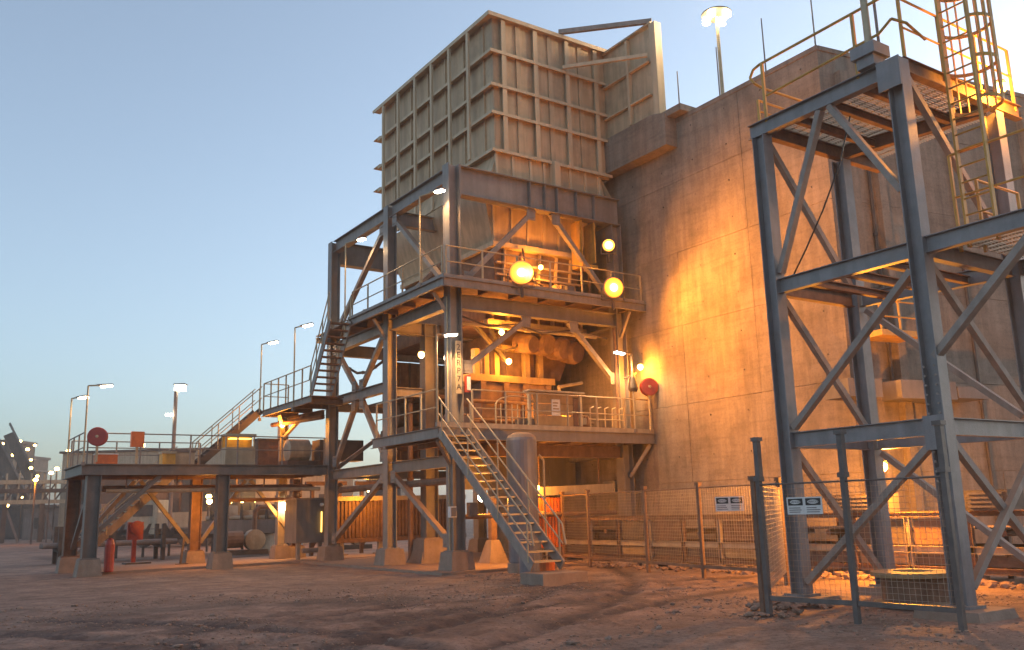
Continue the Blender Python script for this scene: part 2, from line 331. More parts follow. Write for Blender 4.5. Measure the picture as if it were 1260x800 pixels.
# second face turning away behind the tower
ux,uy=.985,-.17
def W2(s,n_,z): return (7.0+ux*s+uy*n_*1.0,WY0+uy*s-ux*n_*1.0,z)   # n_ outwards (towards camera)
for i in range(4):
    for j in range(6):
        z0,z1=lifts[j]+(g if j else -.2),lifts[j+1]-(g if j<5 else 0);s0,s1=i*2.6+g,(i+1)*2.6-g
        if i==0:s0=0.03
        n_=rng.uniform(-.006,.006)
        MB().prism([W2(s0,n_,z0),W2(s1,n_,z0),W2(s1,n_,z1),W2(s0,n_,z1)],(-uy*.06+ .0,ux*.06,0)).build('concrete_panel',M['concrete'],cw)
MB().prism([W2(.02,-.06,-.3),W2(10.4,-.06,-.3),W2(10.4,-.06,13.97),W2(.02,-.06,13.97)],(-uy*3,ux*3,0)).build('wall_core',M['concrete'],cw)
for s in (.55,1.55,7.9,8.6):
    MB().prism([W2(s,.0,-.2),W2(s+.28,.0,-.2),W2(s+.28,.22,-.2),W2(s,.22,-.2)],(0,0,13.6)).build('pilaster',M['concrete'],cw)
cop=MB().box((6.97,WY0-.02,14.0),(12,WY1,14.14));cop.build('coping',M['concrete'],cw)
MB().prism([W2(.05,.03,14.002),W2(10.4,.03,14.002),W2(10.4,.03,14.138),W2(.05,.03,14.138)],(-uy*2,ux*2,0)).build('coping',M['concrete'],cw)
th=MB()
for y in np.arange(-7.7,8,1.45):
    for z in np.arange(.8,14,1.17): th.tube((6.998,y+rng.uniform(-.03,.03),z),(6.988,y,z),.024,7)
o=th.build('tie_hole',M['dark'],cw);o['kind']='stuff'
# projecting ledge beam under the wing wall
lg=thing('concrete_ledge','thick concrete ledge beam projecting from the wall top under the bin wing plate','beam',(6.7,-1,13.2))
MB().prism([(6.5,.9,13.15),(6.5,-2.72,13.15),(6.5,-2.72,14.25),(6.5,-2.1,14.42),(6.5,.9,14.42)],(.5,0,0)).build('ledge_beam',M['concrete'],lg)
MB().box((6.6,-3.35,14.141),(8.5,-.6,14.36)).build('ledge_cap',M['concrete'],lg)

# ------------------------------------------------------------------ crusher steel frame
fr=thing('crusher_building','tall grey steel frame of columns and braces holding up the beige bin','steel frame',(3.2,4,0))
H=MB
def part(mb,name,mt,par=fr,label=None): return mb.build(name,M[mt],par,label=label)
def col(x,y,z0,z1,par=fr,d=.40,w=.38,side=(1,0,0),mt='steel',pier=True,pw=.85,ph=.55):
    part(H().ib((x,y,z0),(x,y,z1),d,w,.026,side),'column',mt,par)
    if pier:
        b=pw/2;t=pw/2-.1
        m=H();vs=[(x-b,y-b,-.3),(x+b,y-b,-.3),(x+b,y+b,-.3),(x-b,y+b,-.3),(x-t,y-t,ph),(x+t,y-t,ph),(x+t,y+t,ph),(x-t,y+t,ph)]
        m.add(vs,[(0,3,2,1),(4,5,6,7),(0,1,5,4),(1,2,6,5),(2,3,7,6),(3,0,4,7)]);part(m,'pedestal','pier',par)
        part(H().cbox((x,y,ph+.02),(d+.14,w+.14,.04)),'base_plate',mt,par)
col(0,0,.55,12.08);col(0,4.2,.55,12.0,d=.34,w=.34);col(0,9.05,.55,12.0,d=.36,w=.36)
for x,y in((6.4,0.02),(6.4,4.2),(6.4,9.05)): col(x,y,.55,11.1)
col(1.45,4.2,.8,8.0,d=.46,w=.4,pw=1.1,ph=.8,mt='dsteel')
part(H().add(*(lambda a:(a,[(0,3,2,1),(4,5,6,7),(0,1,5,4),(1,2,6,5),(2,3,7,6),(3,0,4,7)]))([(.75,3.6,-.2),(1.95,3.6,-.2),(1.95,4.8,-.2),(.75,4.8,-.2),(1.1,3.9,.85),(1.7,3.9,.85),(1.7,4.5,.85),(1.1,4.5,.85)])),'pedestal','pier')
def beam(p,q,d=.4,w=.25,t=.02,mt='steel',name='beam',par=fr,side=(0,0,1)): part(H().ib(p,q,d,w,t,side),name,mt,par)
# plate girders front and back
beam((.22,0,11.6),(6.62,0,11.6),.94,.36,.03,name='girder');beam((.2,9.05,11.58),(6.6,9.05,11.58),.9,.36,.03,name='girder')
for x in(2.85,3.45,3.95,4.75,5.5): part(H().box((x-.012,-.17,11.17),(x+.012,-.02,12.02)),'stiffener','steel')
part(H().box((.19,-.19,11.05),(.24,.19,12.1)),'end_plate','steel')
for a,b in((.2,4.02),(4.38,8.86)): beam((0,a,11.78),(0,b,11.78),.46,.26)
for a,b in((.2,4.02),(4.38,8.86)): beam((6.4,a,11.5),(6.4,b,11.5),.5,.26)
beam((.18,4.2,11.62),(6.2,4.2,11.62),.5,.25)
# upper deck level
for y in(.0,4.2,9.05): beam((.2,y,7.78),(6.2,y,7.78),.44,.26)
for a,b in((.2,4.0),(4.4,8.85)):
    beam((0,a,7.8),(0,b,7.8),.38,.24);beam((6.4,a,7.8),(6.4,b,7.8),.38,.24)
part(H().ch((-.7,-.7,8.15),(7.0,-.7,8.15),.26,.09,.014).box((-.7,-.71,8.28),(7.0,-.695,8.40)),'fascia','brace')
part(H().ch((-.7,6.1,8.15),(-.7,-.69,8.15),.26,.09,.014).box((-.71,-.68,8.28),(-.695,6.1,8.40)),'fascia','steel')
part(H().box((-.69,-.69,8.24),(7.0,1.0,8.272)).box((-.69,1.0,8.24),(1.0,9.05,8.272)),'deck_plate','rust')
for y in np.arange(.9,6,1.2): part(H().ib((-.66,y,8.11),(-.14,y,8.11),.2,.1,.01),'joist','rust')
for x in np.arange(.8,6.9,1.1): part(H().ib((x,-.66,8.11),(x,-.14,8.11),.2,.1,.01),'joist','rust')
for (a,b) in (((-.6,.1,8.02),(-.05,0,7.2)),((-.6,4.2,8.0),(-.05,4.2,7.2)),((6.4,-.6,8.0),(6.4,-.1,7.2))): part(H().bar(a,b,.09,.09),'knee_brace','brace')
beam((-.68,9.05,8.1),(-.19,9.05,8.1),.2,.12)
# lower levels on the left face
for z,a,b in((5.78,4.38,8.87),(3.1,4.38,8.87),(3.1,.21,4.02)): beam((0,a,z),(0,b,z),.34,.22)
beam((.2,4.2,5.6),(1.2,4.2,5.6),.3,.2);beam((.2,4.2,3.2),(1.2,4.2,3.2),.3,.2);beam((1.7,4.2,3.2),(6.2,4.2,3.2),.34,.2);beam((.2,9.05,3.1),(6.2,9.05,3.1),.3,.2);beam((.2,9.05,5.6),(6.2,9.05,5.6),.3,.2)
for a,b in((.22,4.0),(4.4,8.85)): beam((6.4,a,3.4),(6.4,b,3.4),.34,.22)
def gus(p,q,ax,par=None,mt='steel',sz=.32):
    p=P3(*p);q=P3(*q);d=(q-p)/np.linalg.norm(q-p)
    for e,sg in((p,1),(q,-1)):
        c=e+d*sg*.22;h=[sz/2,sz/2,sz*.6];h[ax]=.011;c=c.copy();c[ax]-=.085
        pl=part(H().box(c-P3(*h),c+P3(*h)),'gusset',mt,par or fr)
        m=MB()
        for a_ in(-.08,.0,.08):
            for b_ in(-.11,.11):
                k=c.copy();k[1-ax]+=a_;k[2]+=b_;o_=P3(0,0,0);o_[ax]=-.03;m.tube(k,k+o_,.02,6)
        b_=m.build('bolt',M['brace'],pl);b_['kind']='stuff'
# braces, left face (kept 1 cm off the columns' own planes)
for p,q in(((0,3.85,11.5),(0,.35,8.35)),((0,4.5,11.4),(0,8.75,8.35)),((0,6.75,5.95),(0,8.85,7.85)),((0,6.45,5.95),(0,4.45,7.75)),((0,6.8,5.6),(0,8.7,3.4)),((0,6.4,5.6),(0,4.45,3.35)),((0,4.4,2.92),(0,8.75,.75)),((0,4.0,2.92),(0,.25,.75))):
    part(H().bar(p,q,.17,.14,(1,0,0)),'brace','brace');gus(p,q,0)
# braces, front face
for p,q in(((3.05,0,11.1),(.35,0,8.4)),((3.75,0,11.1),(6.15,0,8.4)),((2.75,0,7.55),(.25,0,5.7)),((4.3,0,7.55),(6.2,0,5.65))):
    part(H().bar(p,q,.17,.14,(0,1,0)),'brace','brace');gus(p,q,1)
for p,q in(((.15,9.05,3.3),(6.2,9.05,7.5)),((.2,4.25,8.4),(3,4.25,11.3)),((6.2,4.25,8.4),(3.5,4.25,11.3))): part(H().bar(p,q,.15,.13,(0,1,0)),'brace','brace')
# lower deck
part(H().ch((-.98,-.8,3.79),(7.0,-.8,3.79),.33,.09,.016),'fascia','steel')
part(H().box((-.98,-.812,3.96),(7.0,-.795,4.10)),'kick_plate','hood')
part(H().box((-.97,-.79,3.93),(7.0,3.4,3.96)),'deck_plate','rust')
part(H().ch((-.98,3.4,3.8),(-.98,-.78,3.8),.3,.09,.014),'fascia','steel')
for x in np.arange(-.6,6.8,1.15): part(H().ib((x,-.7,3.77),(x,3.3,3.77),.28,.14,.012),'joist','rust')
beam((.2,0,3.4),(6.2,0,3.4),.36,.22,mt='rust')
for a,b in(((6.9,-.7,3.6),(6.5,-.1,2.6)),((-.9,-.6,3.6),(-.1,0,2.9))): part(H().bar(a,b,.1,.1),'knee_brace','brace')
# lettering on the corner column
def text(s,loc,size,mt,parent,xdir,updir,name='lettering',ext=.002,align='CENTER'):
    c=bpy.data.curves.new('t','FONT');c.body=s;c.size=size;c.extrude=ext;c.align_x=align;c.align_y='CENTER'
    o=bpy.data.objects.new('t',c);COL.objects.link(o);bpy.context.view_layer.update()
    me=bpy.data.meshes.new_from_object(o.evaluated_get(bpy.context.evaluated_depsgraph_get()));bpy.data.objects.remove(o)
    x=Vector(xdir).normalized();u=Vector(updir).normalized();z=x.cross(u);mm=Matrix((x,u,z)).transposed().to_4x4();mm.translation=Vector(tuple(P3(*loc)-(WL[parent.name] if parent else 0)))
    me.transform(mm);me.materials.clear();me.materials.append(M[mt]);q=bpy.data.objects.new(name,me);COL.objects.link(q);q.parent=parent;WL[q.name]=WL[parent.name];return q
tp=H().box((-.07,-.225,5.0),(.13,-.2,6.55)).build('letter_plate',M['rail'],fr)
for i,ch in enumerate('2ERP7A'): text(ch,(.03,-.229,6.36-i*.235),.25,'black',tp,(1,0,0),(0,0,1))

# ------------------------------------------------------------------ feed bin (hopper)
hp=thing('feed_bin','large beige ribbed steel feed bin standing on top of the steel frame','hopper',(4.2,4,12.1))
X0,X1,YF,YB=1.86,6.64,.35,8.45
part(H().box((X0,YF,12.95),(X0+.03,YB,17.8)),'side_plate','hopper',hp)
part(H().box((X0+.035,YF,12.95),(X1,YF+.03,17.8)),'front_plate','hopper',hp)
part(H().box((X1-.03,YF+.035,12.95),(X1,YB,17.8)),'side_plate','hopper',hp)
part(H().box((X0+.035,YB-.03,12.95),(X1-.035,YB,17.8)),'back_plate','hopper',hp)
rows=[16.52,15.32,14.34,13.04]
for z in rows:
    part(H().box((X0-.22,YF-.20,z),(X0-.004,YB+.22,z+.035)).box((X0-.22,YF-.20,z-.07),(X0-.205,YB+.22,z)),'rib','hopper2',hp)
    part(H().box((X0-.002,YF-.20,z),(X1,YF-.004,z+.035)).box((X0-.205,YF-.20,z-.07),(X1,YF-.185,z)),'rib','hopper2',hp)
    part(H().box((X0-.22,YB+.004,z+.04),(X1,YB+.6,z+.075)),'rib','hopper2',hp)
part(H().box((X0-.3,YF-.26,17.8),(X0+.05,YB+.55,17.86)).box((X0-.3,YF-.26,17.72),(X0-.285,YB+.5,17.8)),'rim','hopper2',hp)
part(H().box((X0+.052,YF-.26,17.8),(X1+.05,YF+.05,17.86)).box((X0-.28,YF-.26,17.72),(X1+.05,YF-.245,17.8)),'rim','hopper2',hp)
for y in(8.05,6.75,5.35,4.07,2.77,1.5):
    part(H().box((X0-.30,y-.065,13.1 if y<2 else 12.1),(X0-.222,y+.065,17.71)),'stiffener','hopper2',hp)
for y in(.85,2.13,3.42,4.7,6.05,7.4):
    if 1: part(H().box((X0-.07,y-.02,13.1),(X0-.003,y+.02,17.72)),'stiffener','hopper',hp)
zs=[17.72]+rows
for x in(2.2,3.5,4.85,6.13):
    for a,b in zip(zs,zs[1:]): part(H().box((x-.085,YF-.17,b+.037),(x+.085,YF-.15,a-.002)).box((x-.01,YF-.15,b+.037),(x+.01,YF-.003,a-.002)),'stiffener','hopper2',hp)
for x in(2.85,4.18,5.5):
    for a,b in zip(zs,zs[1:]): part(H().box((x-.09,YF-.07,b+.037),(x+.09,YF-.003,a-.002)),'stiffener','hopper',hp)
# flared skirt down to the girder
sk_=H().add([(1.9,.33,13.0),(6.2,.33,13.0),(6.36,.29,12.1),(1.6,.29,12.1)],[(0,1,2,3)]).add([(1.9,.33,13.0),(1.6,.25,12.1),(1.6,8.2,12.1),(1.9,8.0,13.0)],[(0,1,2,3)]).add([(6.2,.33,13.0),(6.55,.1,12.12),(6.55,8,12.12),(6.3,8.0,13.0)],[(0,1,2,3)])
part(sk_,'skirt','hopper',hp)
for x in(1.55,2.2,2.9,3.45,3.95,4.55,5.2,5.8): part(H().bar((x+.3,.29,12.98),(x+.3,.26,12.12),.06,.09,(0,1,0)),'stiffener','hopper2',hp)
part(H().box((4.0,.0,12.1),(4.22,.3,13.03)),'gusset','hopper2',hp)
# lower cone above the deck
def frus(a,b,z0,z1):  # a top rect, b bottom rect
    (x0,y0,x1,y1),(u0,v0,u1,v1)=a,b
    return H().add([(u0,v0,z0),(u1,v0,z0),(u1,v1,z0),(u0,v1,z0),(x0,y0,z1),(x1,y0,z1),(x1,y1,z1),(x0,y1,z1)],[(0,3,2,1),(4,5,6,7),(0,1,5,4),(1,2,6,5),(2,3,7,6),(3,0,4,7)])
part(frus((1.6,.75,6.1,8.0),(2.1,.95,5.7,7.2),10.0,12.05),'lower_cone','hopper',hp)
part(frus((2.1,.97,5.7,7.18),(2.3,1.2,5.4,6.6),8.35,9.99),'lower_cone','rust',hp)
part(H().box((1.95,.72,10.0),(5.85,.93,10.16)).box((1.95,.93,10.0),(2.08,7.3,10.16)),'rib','hopper2',hp)
for x in(1.95,2.7,3.4,4.1,4.8,5.5): part(H().bar((x*.9+.35,.93,10.16),(x,.74,12.0),.12,.08,(0,1,0)),'stiffener','hopper2',hp)
for x in(2.5,3.2,3.9,4.6,5.2): part(H().bar((x,1.12,8.4),(x,.9,9.98),.1,.07,(0,1,0)),'stiffener','hopper',hp)
for z in(8.7,9.1,9.5): part(H().box((2.2,.9,z),(5.6,1.0,z+.06)),'rib','hopper',hp)
part(H().box((4.95,-.05,9.6),(5.0,.5,11.1)).box((5.5,-.05,9.7),(5.55,.5,11.1)).box((4.95,-.06,9.5),(5.6,.5,9.6)),'hanger_bracket','yellow',hp)
# wing plate
wg=thing('wing_plate','ribbed steel wing plate braced off the right corner of the bin','steel plate',(6.66,-1,14.3))
part(H().prism([(6.645,.6,14.3),(6.645,-2.2,14.3),(6.645,-2.2,17.62),(6.645,.6,17.8)],(.03,0,0)),'plate','hopper',wg)
for z in(16.35,15.15): part(H().box((6.5,-2.1,z),(6.637,.3,z+.05)),'rib','hopper2',wg)
part(H().box((6.48,-1.12,14.45),(6.638,-1.02,17.6)),'stiffener','hopper2',wg)
part(H().bar((6.68,-2.35,14.3),(6.68,-2.35,17.68),.30,.28,(1,0,0)),'end_post','hopper2',wg)
part(H().box((6.52,-2.3,17.69),(6.75,.3,17.75)),'rim','hopper2',wg)
part(H().bar((4.55,.2,17.98),(6.66,-2.25,17.82),.16,.13),'brace','brace',wg);part(H().bar((4.6,.12,16.62),(6.45,-2.15,16.55),.12,.1),'brace','hopper2',wg)

# ------------------------------------------------------------------ crusher and deck gear
cr=thing('crusher','rusty crusher body with rounded housings on a yellow stand under the bin','crusher',(3.4,2.5,4))
part(H().box((1.7,1.9,5.78),(5.1,3.3,6.0)),'base_frame','wood',cr)
for x in(2.05,2.42,2.82,4.05,4.6): part(H().box((x-.09,2.0,6.0),(x+.09,2.25,6.85)),'stand_post','wood',cr)
part(H().box((2.65,2.02,6.86),(5.2,2.4,7.05)),'cross_beam','wood',cr)
part(frus((3.2,2.2,6.3,6.0),(3.4,2.3,5.6,5.6),6.02,7.6),'housing','rust',cr)
for i,(x,z,r) in enumerate(((3.7,7.1,.34),(4.35,7.15,.40),(5.0,7.05,.42),(5.55,6.95,.40))):
    part(H().lathe((x,1.75,z),[(r*.55,-.28),(r*.9,-.22),(r,-.05),(r,.35),(r*.8,.5)],18,(.25,-1,-.25)),'roller_housing','rust',cr)
part(H().bar((1.9,1.9,7.6),(3.1,1.9,6.5),.12,.12,(0,1,0)).bar((2.4,1.9,7.7),(2.9,1.9,6.9),.1,.1,(0,1,0)),'strut','dark',cr)
part(H().box((2.2,2.0,4.0),(5.0,3.3,5.76)),'base_housing','rust',cr)
for x in(2.2,3.1,3.9,4.8): part(H().box((x-.1,1.88,4.0),(x+.1,1.99,5.76)),'base_rib','rust',cr)
for z in(4.5,5.1): part(H().tube((1.75,1.85,z),(5.1,1.85,z),.06,8),'pipe','rust',cr)
fd=thing('apron_feeder','long rusty feeder box under the bin, above the crusher','feeder',(3.4,4,7))
part(H().box((1.9,1.2,7.65),(5.8,8.2,8.2)),'feeder_pan','rust',fd)
for x in np.arange(2.1,5.8,.6): part(H().box((x-.05,1.08,7.66),(x+.05,1.19,8.19)),'rib','hopper',fd)
part(H().box((1.85,1.0,7.4),(5.85,1.25,7.63)),'chute_lip','hood',fd)
sh=thing('steel_screen','dark brown steel screen plate hanging under the lower deck','panel',(4.6,3,2.4))
for i in range(4): part(H().box((1.9+i*1.2,3.0,2.35),(3.08+i*1.2,3.04,3.45)),'panel','box',sh)
# interior columns, gear behind P1
ib=thing('drive_unit','rusty drive motor and gearbox on its stand inside the frame','motor',(1.9,6,4))
part(H().box((1.2,5.4,3.9),(3.2,7.4,4.6)),'stand','rust',ib);part(H().lathe((1.2,6.4,5.1),[(.2,-.1),(.55,0),(.55,1.5),(.3,1.6)],18,(1,0,0)),'motor_body','rust',ib)
part(H().box((2.3,5.6,4.6),(3.4,7.2,6.0)),'gearbox','dark',ib)
part(H().box((.9,4.6,5.5),(3.3,7.8,5.6)),'stand_top','rust',ib)
for x in(1.0,2.0,3.1): part(H().box((x-.05,4.62,3.4),(x+.05,4.72,5.5)),'stand_post','rust',ib)
eb=thing('control_panel','yellowish three-board switch panel with white notice on the lower deck','panel',(3.3,-.4,4))
for k,z in enumerate((4.12,4.47,4.82)): part(H().box((2.55,-.42,z-.0),(4.02,-.38,z+.33)),'board','wood',eb)
part(H().box((2.3,-.5,4.0),(2.38,-.4,5.14)),'post','hood',eb);part(H().box((4.24,-.5,4.0),(4.32,-.4,5.14)),'post','hood',eb)
part(H().box((2.25,-.6,5.145),(4.36,-.25,5.2)),'lid','hood',eb);part(H().box((2.3,-.41,5.06),(4.3,-.36,5.13)),'rail','hood',eb)
part(H().box((4.02,-.44,4.05),(4.2,-.37,5.0)),'side_box','rust',eb)
nb=part(H().box((3.18,-.45,4.45),(3.5,-.43,4.95)),'notice','white',eb)
for k in range(4): part(H().box((3.22,-.453,4.55+k*.09),(3.22+rng.uniform(.15,.25),-.4505,4.59+k*.09)),'print','wood',nb)

bw=thing('rear_cladding','rusty ribbed steel cladding at the back of the frame','wall',(4.5,9.4,3.3))
for i in range(6):
    part(H().box((2.2+i*.78,9.3,3.3),(2.96+i*.78,9.34,7.55)),'panel','rust',bw);part(H().box((2.55+i*.78,9.24,3.3),(2.63+i*.78,9.3,7.55)),'rib','dark',bw)
for k,(lab,pts,rr,mt_) in enumerate((('rusty pipe climbing inside the frame beside the interior column',[(.95,4.6,.1),(.95,4.6,5.3),(1.2,4.9,5.6),(3.2,4.9,5.6)],.09,'rust'),('thin grey conduit strapped to the frame corner column',[(-.24,-.05,.6),(-.24,-.05,7.9)],.025,'rail'),('pair of cream pipes running under the upper deck',[(.3,.6,7.3),(5.9,.6,7.3)],.07,'hood'),('dark hose hanging between the frame columns',[(.3,8.8,7.2),(.3,7.5,6.7),(.3,6.5,6.6),(.3,5.4,6.8),(.3,4.5,7.3)],.05,'dark'),('rusty cable tray along the frame left side below the deck',[(.25,.3,2.55),(.25,8.8,2.55)],.11,'rust'),('rusty pipe low across the frame between the piers',[(.3,.35,1.5),(6.2,.35,1.5)],.07,'rust'))):
    t=thing('service_pipe',lab,'pipe',pts[0]);part(H().path(pts,rr,8),'pipe',mt_,t)
    for p_,q_ in zip(pts,pts[1:]): part(H().tube(P3(*p_)*.52+P3(*q_)*.48,P3(*p_)*.48+P3(*q_)*.52,rr*1.35,8),'coupling',mt_,t)
for k,(lab,c_,d_,mt_) in enumerate((('small grey junction box on the foot of the corner column',(-.26,-.25,1.65),(.2,.14,.3),'white'),('grey isolator box right of the corner column foot',(.42,-.2,1.7),(.26,.18,.4),'box'),('red alarm box on the corner column above the stair head',(.33,-.22,5.3),(.14,.12,.5),'red'),('dark tool crate on the lower deck behind the handrail',(2.6,-.1,4.15),(.8,.5,.4),'dark'),('rusty valve block inside the frame under the interior lamp',(2.2,3.2,4.6),(.9,.6,1.1),'rust'))):
    t=thing('junction_box' if k<3 else 'equipment_box',lab,'box',c_);part(H().cbox(c_,d_),'box_body',mt_,t);part(H().cbox((c_[0],c_[1]-d_[1]/2-.012,c_[2]),(d_[0]*.8,.02,d_[2]*.8)),'cover','box' if mt_!='red' else 'white',t)
def motor(c,label,L_=.9,rr=.26,mt_='rust'):
    t=thing('electric_motor',label,'motor',c);x,y,z=c
    part(H().lathe((x,y,z),[(rr*.5,-L_/2-.12),(rr*.9,-L_/2-.08),(rr*.9,-L_/2),(rr,-L_/2),(rr,L_/2),(rr*.7,L_/2+.05),(.05,L_/2+.06),(.05,L_/2+.3)],16,(1,0,0)),'motor_body',mt_,t)
    for k in range(8): part(H().box((x-L_/2+.06+k*L_/9,y-rr-.03,z-.05),(x-L_/2+.09+k*L_/9,y-rr+.05,z+rr*.8)),'fin',mt_,t)
    part(H().box((x-.14,y-rr-.16,z-.1),(x+.14,y-rr-.02,z+.12)),'terminal_box','box',t);part(H().box((x-L_/2,y-rr,z-rr-.12),(x+L_/2,y+rr,z-rr+.04)),'base','dark',t)
motor((5.35,1.2,4.45),'finned rusty motor right of the crusher base on the lower deck');motor((1.05,1.5,4.4),'finned rusty motor at the left end of the lower deck',.8,.24)
motor((4.6,.55,8.72),'finned motor on the upper deck beside the bin cone',.7,.2,'wood');motor((.75,6.9,8.75),'finned motor on the left upper deck walkway',.8,.24,'hood')
for k,(lab,pts,rr,mt_) in enumerate((('black hose looping over the crusher stand',[(2.0,1.8,7.4),(2.3,1.6,6.9),(2.8,1.5,6.75),(3.3,1.6,6.9),(3.6,1.8,7.3)],.04,'dark'),('cream pipe with bend running along the lower deck back',[(1.8,1.7,4.3),(4.9,1.7,4.3),(5.1,1.7,4.5),(5.1,1.7,5.7),(6.1,1.7,5.9)],.06,'hood'),('rusty pipe along the upper deck inner edge',[(1.1,1.05,8.5),(5.9,1.05,8.5),(6.1,1.05,8.7),(6.1,1.05,10.8)],.06,'rust'),('black cable bundle sagging below the upper deck beam',[(.3,.25,7.45),(1.4,.25,7.2),(2.4,.25,7.35),(3.4,.25,7.15),(4.6,.25,7.35),(6.1,.25,7.2)],.03,'dark'),('dark hose hanging from the bin cone',[(3.0,.6,10.0),(3.05,.5,9.3),(3.3,.45,8.9),(3.7,.5,8.8)],.035,'dark'),('rusty riser pipe on the right frame column',[(6.1,-.12,4.0),(6.1,-.12,7.5)],.05,'rust'),('rusty pipe under the walkway dropping to the slab beside the landing pier',[(-3.5,11.6,2.3),(-.5,11.6,2.3),(-.3,11.6,2.1),(-.3,11.6,.1)],.07,'rust'))):
    t=thing('service_pipe' if k not in(0,3,4) else 'hose',lab,'pipe' if k not in(0,3,4) else 'hose',pts[0]);part(H().path(pts,rr,8),'pipe',mt_,t)
    for p_ in pts[1:-1]: part(H().lathe(p_,[(rr*.5,-rr*1.2),(rr*1.25,0),(rr*.5,rr*1.2)],8),'elbow',mt_,t)
for k,(y,lab) in enumerate(((6.6,'dark truss frame standing in the yard behind the grey cabinet'),(7.8,'second dark truss frame between the cabinet and the skirted conveyor'))):
    t=thing('pipe_trestle',lab,'trestle',(1.2+k*2,13.2,0));x0=.9+k*2.2
    for x in(x0,x0+1.2): part(H().bar((x,13.2,0),(x,13.2,2.9),.14,.14,(1,0,0)),'leg','rust',t)
    part(H().bar((x0,13.2,.3),(x0+1.2,13.2,2.6),.09,.09,(0,1,0)),'brace','rust',t);part(H().bar((x0-.3,13.2,2.95),(x0+1.5,13.2,2.95),.16,.16),'beam','rust',t)
# ------------------------------------------------------------------ rails
def railing(label,pts,h=1.0,step=1.3,mt='rail',name='handrail',mid=True,kick=False,r=.022,skip=()):
    p=[P3(*q) for q in pts];t=thing(name,label,'railing',tuple(p[0]))
    up=P3(0,0,h)
    part(H().path([q+up for q in p],r),'top_rail',mt,t)
    if mid: part(H().path([q+up*.52 for q in p],r*.85),'mid_rail',mt,t)
    for a,b in zip(p,p[1:]):
        n=max(1,round(np.linalg.norm(b-a)/step))
        for i in range(n+1):
            if i==n and b is not p[-1]: continue
            q=a+(b-a)*i/n
            part(H().bar(q+P3(0,0,-.12),q+up,.045,.045,(1,0,0)),'post',mt,t)
    if kick:
        for a,b in zip(p,p[1:]): part(H().bar(a+P3(0,0,.08),b+P3(0,0,.08),.14,.012),'kick_plate',mt,t)
    return t
railing('grey handrail along the front edge of the upper deck behind the two floodlights',[(-.6,-.66,8.28),(6.9,-.66,8.28)],.98,1.25)
railing('grey handrail along the left edge of the upper deck',[(-.66,-.55,8.28),(-.66,5.8,8.28)],.98,1.2)
railing('pale handrail along the front edge of the lower deck',[(.15,-.76,3.97),(6.95,-.76,3.97)],1.08,1.2,kick=False)
railing('short pale handrail at the left end of the lower deck',[(-.95,3.2,3.97),(-.95,-.7,3.97)],1.05,1.0)
railing('dark handrail on the left end of the elevated walkway',[(-8.4,12.3,3.47),(-8.4,9.05,3.47)],1.0,1.0,'steel')
railing('dark handrail along the front edge of the elevated walkway',[(-8.3,9.02,3.47),(-.3,9.02,3.47)],.98,1.55,'steel')
railing('dark handrail along the back edge of the elevated walkway',[(-8.3,12.35,3.47),(-3.9,12.35,3.47)],.98,1.5,'steel')
railing('handrail round the outer edge of the stair landing',[(-1.5,7.4,5.8),(-1.5,12.4,5.8),(-.5,12.4,5.8)],1.05,.9,'rail')
# barred guard on the lower deck
gd=thing('machine_guard','round-topped barred guard behind the lower deck handrail','guard',(1.9,-.3,4))
part(H().path([(1.2,-.35,4.0),(1.2,-.35,4.7)]+[(1.2+.75*(1-math.cos(a)),-.35,4.7+.3*math.sin(a)) for a in np.linspace(0,math.pi,9)]+[(2.7,-.35,4.0)],.025),'frame','rail',gd)
for i in range(7): part(H().tube((1.38+i*.2,-.35,4.0),(1.38+i*.2,-.35,4.75),.018),'bar','rail',gd)
part(H().tube((1.2,-.35,4.35),(2.7,-.35,4.35),.02),'cross_bar','rail',gd)
gd2=thing('machine_guard','low barred guard with square top beside the right lower deck lamp post','guard',(5.3,-.3,4))
for i in range(5): part(H().path([(4.75+i*.3,-.35,4.0),(4.75+i*.3,-.35,4.75),(4.9+i*.3,-.35,4.8)],.02),'bar','rail',gd2)
part(H().tube((4.7,-.35,4.4),(6.1,-.35,4.4),.02),'cross_bar','rail',gd2)

# ------------------------------------------------------------------ stairs
def stair(label,a,b,width,wdir,n,mt='brace',tm='rail',rails=(0,1),rh=.95,group=None,name='staircase',sd=.26):
    a=P3(*a);b=P3(*b);wv=P3(*wdir);t=thing(name,label,'stairs',tuple(b),group)
    for k in(0,1):
        o_=wv*width*k;part(H().bar(a+o_,b+o_,sd,.05,(0,0,1)),'stringer',mt,t)
    run=b-a;hd=P3(run[0],run[1],0);hd/=np.linalg.norm(hd)
    for i in range(n):
        c=a+run*(i+.6)/n+wv*width/2+P3(0,0,.02);q=wv*(width/2-.03)
        part(H().bar(c-q,c+q,.24,.035,tuple(hd)).bar(c-q-hd*.115+P3(0,0,0),c+q-hd*.115,.02,.05,tuple(hd)),'tread',tm,t)
    for k in rails:
        o_=wv*(width+.03 if k else -.03);u=P3(0,0,rh)
        part(H().tube(a+o_+u,b+o_+u,.022).tube(b+o_+u,b+o_+u*.5+hd*.12,.022),'handrail','rail',t)
        part(H().tube(a+o_+u*.52,b+o_+u*.52,.019),'mid_rail','rail',t)
        for s in(.04,.36,.68,.97): part(H().tube(a+run*s+o_,a+run*s+o_+u,.022),'rail_post','rail',t)
    return t
stair('steep grey steel staircase from the yard up to the lower deck',(-.97,-.85,3.82),(-.97,-5.1,.36),.86,(1,0,0),16)
pd=thing('stair_footing','low grey concrete block at the foot of the front stairs','concrete block',(-.5,-5.4,0))
part(H().box((-1.15,-5.75,-.2),(.1,-4.85,.24)),'block','pier',pd)
